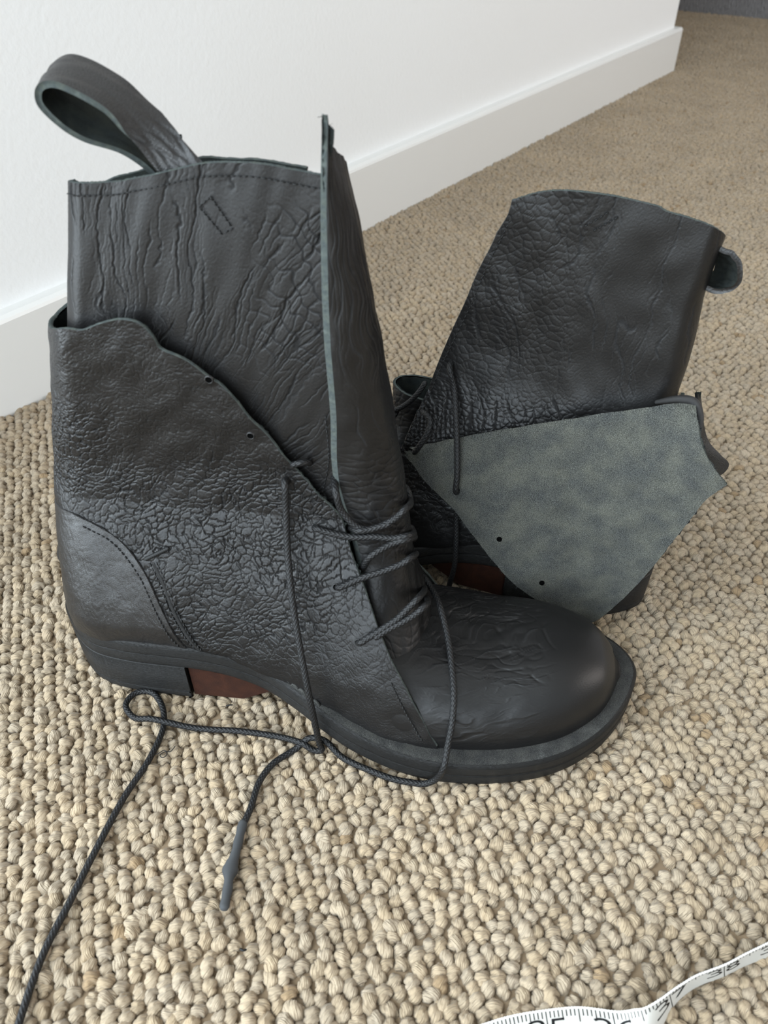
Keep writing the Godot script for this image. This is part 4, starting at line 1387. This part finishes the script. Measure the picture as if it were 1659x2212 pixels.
func build_flap(b: Node3D) -> void:
	# the outer quarter folded down: a thick sheet, flesh side out
	var top := spline([Vector3(141, 93.2, 30), Vector3(111.9, 106.3, 28.5), Vector3(85.1, 118.1, 27.4), Vector3(42.7, 135.9, 25.4), Vector3(19.3, 144.6, 23.4), Vector3(8.1, 148.2, 21.5), Vector3(3.4, 148.6, 20.5)], 0.8)
	var low := spline([Vector3(140.6, 91.6, 31.4), Vector3(125, 81.5, 38), Vector3(104.4, 69.0, 44), Vector3(83, 47.5, 48), Vector3(65.1, 30.4, 48), Vector3(43.5, 14.5, 42.5), Vector3(26.5, 5.0, 36.6)], 0.8)
	var rgt := spline([Vector3(23.0, 5.2, 36), Vector3(17, 15.5, 36), Vector3(11.2, 28, 36), Vector3(2.6, 53.9, 37), Vector3(-7.2, 89.4, 37), Vector3(-14.2, 114.4, 36.4), Vector3(-18.4, 120.8, 34.6)], 0.8)
	var end := spline([Vector3(3.4, 148.6, 20.5), Vector3(0.9, 145.4, 26), Vector3(-1.6, 140, 31), Vector3(-6.6, 132.8, 34), Vector3(-12.8, 126.1, 35), Vector3(-18.4, 120.8, 34.6)], 0.4)
	var bot := PackedVector3Array()
	bot.append_array(low)
	bot.append_array(rgt)
	var nu := 300
	var nv := 200
	top = resample_n(top, nu)
	var na := int(nu * 0.60)
	bot = resample_n(low, na)
	bot.append_array(resample_n(rgt, nu - na - 1))
	end = resample_n(end, nv)
	var fz := noise(FastNoiseLite.TYPE_SIMPLEX, 0.5, 401, 3)
	sheet(nu, nv, func(u, v):
		var i := clampi(roundi(u * nu), 0, nu)
		var j := clampi(roundi(v * nv), 0, nv)
		var ruled: Vector3 = top[i].lerp(bot[i], v)
		var fix: Vector3 = end[j] - top[nu].lerp(bot[nu], v)
		var p: Vector3 = ruled + fix * pow(u, 6.0)
		var mid := sin(PI * v) * sin(PI * minf(u * 1.1, 1.0))
		p.z += 7.0 * mid * (1.0 - u * 0.4)
		p.z += 4.5 * pow(smooth(0.93, 1.0, u), 1.5) * smooth(0.0, 0.1, v)
		# round over the fold
		p.z += 2.2 * sqrt(clampf(1.0 - pow(1.0 - clampf(v / 0.05, 0.0, 1.0), 2.0), 0.0, 1.0)) - 2.2 * smooth(0.05, 0.9, v)
		uvmm = Vector2(p.x + 25.0, p.y + 5.0)
		return p, 1.0, func(p: Vector3, uv: Vector2): return 0.9 * soft.get_noise_2d(p.x * 0.03, p.y * 0.03) + 0.16 * fz.get_noise_2d(p.x * 3.0, p.y * 3.0))
	if g_n[(nv / 2) * (nu + 1) + nu / 2].z < 0.0:
		for k in g_n.size():
			g_n[k] = -g_n[k]
	var o := add(b, "folded_quarter", grid_mesh(), m_suede)
	o.set_meta("label", "grey suede flesh side of the folded down flank")
	add(o, "grain_side", flesh_mesh(2.2), m_leather)
	edge_sign = 1.0
	add(o, "cut_edge", edge_mesh(row_ids(nv), 2.2, 0.18), m_edge)
	edge_sign = -1.0
	add(o, "cut_edge", edge_mesh(col_ids(nu), 2.2, 0.1), m_edge)
	add(o, "loose_fibres", fuzz(edge_points(row_ids(nv, 5, int(nu * 0.6)), 0.8), Vector3(0.7, -0.6, 0.3), 170, 2.2, 8), m_edge, "stuff")
	for h in [Vector3(105.4, 84, 0), Vector3(79, 61.9, 0), Vector3(53.5, 35.2, 0)]:
		var best := 0
		var bd := 1e9
		for k in g_p.size():
			var q := g_p[k]
			var d := pow(q.x - h.x, 2) + pow(q.y - h.y, 2)
			if d < bd:
				bd = d
				best = k
		var gp := g_p[best]
		var gn := g_n[best]
		var keep := [g_p, g_n, g_uv, g_nu, g_nv]
		var disc := tube(PackedVector3Array([gp - gn * 0.8, gp + gn * 0.05, gp + gn * 0.12]), 1.5, 12)
		add(o, "lace_hole", disc, m_hole)
		g_p = keep[0]
		g_n = keep[1]
		g_uv = keep[2]
		g_nu = keep[3]
		g_nv = keep[4]


# ---------------------------------------------------------------- tape measure and lint
func build_tape() -> void:
	side = 1.0
	var o := thing("tape_measure", "white cloth tape measure with black inch marks lying on the carpet, numbers 35 and 36", "tape measure")
	var edge := [Vector3(-70, 1.5, 34), Vector3(-48, 1.5, -8), Vector3(-18, 1.5, -52), Vector3(12, 1.5, -82), Vector3(26, 1.6, -89.2), Vector3(40.4, 1.8, -93.6), Vector3(50, 2, -95.8), Vector3(60.9, 2.2, -97.3), Vector3(74.7, 2.6, -98.3), Vector3(86.6, 3.2, -96.9), Vector3(90.6, 5, -96.2), Vector3(93.8, 9.5, -95.5), Vector3(97.1, 13, -95.1), Vector3(102.6, 15, -97.2), Vector3(108.3, 15.5, -100.3), Vector3(113.5, 15.6, -102.9), Vector3(118.6, 15.6, -105.2), Vector3(125.4, 15.6, -107.3), Vector3(131.4, 15.6, -109.2), Vector3(139.9, 15.2, -112.8), Vector3(150.3, 14.8, -116.9), Vector3(164, 14, -122.7), Vector3(182.8, 13, -131), Vector3(230, 11, -150), Vector3(290, 7, -165), Vector3(350, 4, -168)]
	# the way across the ribbon turns from flat on the floor to standing on its lower edge
	var across := [Vector3(0.85, -0.02, 0.5), Vector3(0.8, -0.02, 0.6), Vector3(0.6, -0.02, 0.8), Vector3(0.34, -0.02, 0.94), Vector3(0.25, -0.02, 0.96), Vector3(0.15, -0.02, 1), Vector3(0.1, -0.02, 1), Vector3(0.03, -0.03, 1), Vector3(0, -0.04, 1), Vector3(0.04, -0.1, 0.98), Vector3(0.1, -0.24, 0.92), Vector3(0.2, -0.52, 0.75), Vector3(0.28, -0.76, 0.45), Vector3(0.3, -0.9, 0.15), Vector3(0.3, -0.93, 0), Vector3(0.3, -0.93, -0.05), Vector3(0.3, -0.93, -0.06), Vector3(0.3, -0.93, -0.06), Vector3(0.3, -0.93, -0.06), Vector3(0.3, -0.92, -0.05), Vector3(0.3, -0.9, 0), Vector3(0.3, -0.88, 0.1), Vector3(0.3, -0.85, 0.2), Vector3(0.3, -0.65, 0.6), Vector3(0.1, -0.35, 0.9), Vector3(0, -0.15, 1)]
	var a := PackedVector3Array()
	var d := PackedVector3Array()
	var n := 1200
	var raw_a := PackedVector3Array()
	var raw_d := PackedVector3Array()
	for i in n + 1:
		raw_a.append(knot_at(edge, float(i) / n))
		raw_d.append(knot_at(across, float(i) / n))
	var run := PackedFloat32Array([0.0])
	for i in n:
		run.append(run[i] + raw_a[i].distance_to(raw_a[i + 1]))
	# where the 36 inch mark sits along the edge
	var s36 := 0.0
	for i in n + 1:
		if raw_a[i].x < 87.2:
			s36 = run[i]
	var on := func(s: float, w: float) -> Vector3:
		var i := clampi(run.bsearch(s) - 1, 0, n - 1)
		var t := clampf((s - run[i]) / maxf(run[i + 1] - run[i], 1e-5), 0.0, 1.0)
		return raw_a[i].lerp(raw_a[i + 1], t) + raw_d[i].lerp(raw_d[i + 1], t).normalized() * w
	var length := run[n]
	sheet(700, 8, func(u, v):
		uvmm = Vector2(u * length, v * 16.0)
		return on.call(u * length, v * 16.0), -1.0)
	var m := mat(Color(0.72, 0.71, 0.685), 0.6, 0.35)
	var rb := add(o, "ribbon", grid_mesh(), m)
	add(o, "ribbon_reverse", flesh_mesh(0.5, 2), m)
	# woven rim of the ribbon
	var rimp := PackedVector3Array()
	for i in 900:
		rimp.append(on.call(length * i / 899.0, -0.1))
	add(o, "woven_edge", tube(rimp, 0.42, 6, true, func(t, al): return 0.36 + 0.14 * sin(al * 5.0)), mat(Color(0.90, 0.89, 0.87), 0.7, 0.3))
	var ink := mat(Color(0.07, 0.07, 0.075), 0.6, 0.3)
	var st := SurfaceTool.new()
	st.begin(Mesh.PRIMITIVE_TRIANGLES)
	var lift := func(s: float, w: float) -> Vector3:
		var c: Vector3 = on.call(s, w)
		var du: Vector3 = on.call(s + 0.3, w) - on.call(s - 0.3, w)
		var dv: Vector3 = on.call(s, w + 0.3) - c
		var nn := dv.cross(du).normalized()
		return (c + nn * 0.08) * 0.001
	for k in range(-110, 190):
		var s := s36 + k * 25.4 / 16.0
		if s < 1.0 or s > length - 1.0:
			continue
		var len := 2.6
		if posmod(k, 16) == 0:
			len = 16.0
		elif posmod(k, 16) == 8:
			len = 4.6
		elif posmod(k, 4) == 0:
			len = 3.8
		var steps := 6
		for q in steps:
			var w0 := 0.35 + (len - 0.35) * q / steps
			var w1 := 0.35 + (len - 0.35) * (q + 1) / steps
			var hw := 0.2
			var c := [lift.call(s - hw, w0), lift.call(s + hw, w0), lift.call(s + hw, w1), lift.call(s - hw, w1)]
			for i in [0, 1, 2, 0, 2, 3]:
				st.add_vertex(c[i])
	st.generate_normals()
	add(o, "scale_marks", st.commit(), ink, "stuff")
	var font := SystemFont.new()
	font.font_names = PackedStringArray(["Droid Sans"])
	for num in range(30, 47):
		var tm := TextMesh.new()
		tm.text = str(num)
		tm.font = font
		tm.font_size = 64
		tm.pixel_size = 0.15
		tm.depth = 0.0
		tm.curve_step = 1.0
		var arr := tm.get_mesh_arrays()
		var vs: PackedVector3Array = arr[Mesh.ARRAY_VERTEX]
		var box := tm.get_aabb()
		var s0: float = s36 + (num - 36) * 25.4
		if s0 < 12.0 or s0 > length - 12.0:
			continue
		for i in vs.size():
			var x: float = (vs[i].x - box.get_center().x) / box.size.y * 7.6 * 1.45
			var y: float = (box.end.y - vs[i].y) / box.size.y * 7.6
			vs[i] = lift.call(s0 + x, 2.75 + y)
		arr[Mesh.ARRAY_VERTEX] = vs
		var am := ArrayMesh.new()
		am.add_surface_from_arrays(Mesh.PRIMITIVE_TRIANGLES, arr)
		var sg := SurfaceTool.new()
		sg.create_from(am, 0)
		sg.generate_normals()
		add(o, "numeral", sg.commit(), ink)


func build_lint() -> void:
	side = 1.0
	var t := add(self, "thread_scrap", tube(spline([Vector3(-115.5, 1.6, -209), Vector3(-111.5, 2.2, -207.4), Vector3(-108.4, 2.4, -209.4), Vector3(-106.4, 2.6, -207.2), Vector3(-108, 2.6, -205.2), Vector3(-109.8, 2.4, -206.8), Vector3(-108, 2.2, -208.6), Vector3(-105, 2.2, -209), Vector3(-103.4, 2.4, -211.6)], 0.5), 0.22, 6), m_thread)
	t.set_meta("label", "short curled black thread lying on the carpet beside the trailing lace")
	t.set_meta("category", "thread")
	var f := add(self, "lint_speck", tube(spline([Vector3(-58.2, 1.4, -119.4), Vector3(-57, 1.9, -118.8), Vector3(-56, 1.4, -119.2)], 0.4), 0.5, 6), m_thread)
	f.set_meta("label", "tiny dark lint speck on the carpet near the bottom of the picture")
	f.set_meta("category", "lint")
	var g := add(self, "lint_fleck", tube(spline([Vector3(-81.8, 1.4, -236.0), Vector3(-80.4, 1.8, -236.2), Vector3(-79.0, 1.5, -236.5)], 0.4), 0.4, 6), m_thread)
	g.set_meta("label", "small black fleck on the carpet just below the brown waist of the front boot")
	g.set_meta("category", "lint")


func _ready() -> void:
	var cam := Camera3D.new()
	cam.name = "camera"
	cam.position = Vector3(0, 0.34, 0)
	cam.rotation_degrees = Vector3(-41, 0, 0)
	cam.fov = 67.22
	cam.near = 0.02
	cam.current = true
	var lens := CameraAttributesPhysical.new()
	lens.frustum_focal_length = 18.06
	lens.exposure_aperture = 10.0
	lens.frustum_focus_distance = 0.43
	cam.attributes = lens
	cam.fov = 67.22
	add_child(cam)
	var env := Environment.new()
	env.background_mode = Environment.BG_COLOR
	env.background_color = Color(0.80, 0.88, 1.0)
	env.background_energy_multiplier = 1.0
	env.tonemap_mode = Environment.TONE_MAPPER_LINEAR
	env.tonemap_exposure = 0.90
	env.sdfgi_enabled = true
	env.ssao_enabled = true
	env.ssil_enabled = true
	var we := WorldEnvironment.new()
	we.name = "environment"
	we.environment = env
	add_child(we)
	# daylight that comes in through the two windows behind and to the left of the photographer
	for w in [["window_daylight", Vector2(1.5, 2.12), room(0.95, 1.12, -1.69), TURN, 6.5], ["window_daylight", Vector2(1.15, 2.12), room(0.01, 1.10, -0.93), TURN - PI / 2, 9.0], ["window_daylight", Vector2(1.7, 1.5), room(2.99, 1.3, 1.7), TURN + PI / 2, 4.4]]:
		var win := AreaLight3D.new()
		win.name = w[0]
		win.area_size = w[1]
		win.light_color = Color(0.92, 0.97, 1.0) if w[2].x < 1.5 else Color(1.0, 0.95, 0.90)
		win.light_energy = w[4]
		win.area_range = 12.0
		win.shadow_enabled = true
		win.position = w[2]
		win.rotation.y = w[3]
		add_child(win, true)
	shape_tables()
	make_materials()
	build_room()
	build_carpet()
	build_near_boot()
	build_far_boot()
	build_tape()
	build_far_furniture()
	build_lint()
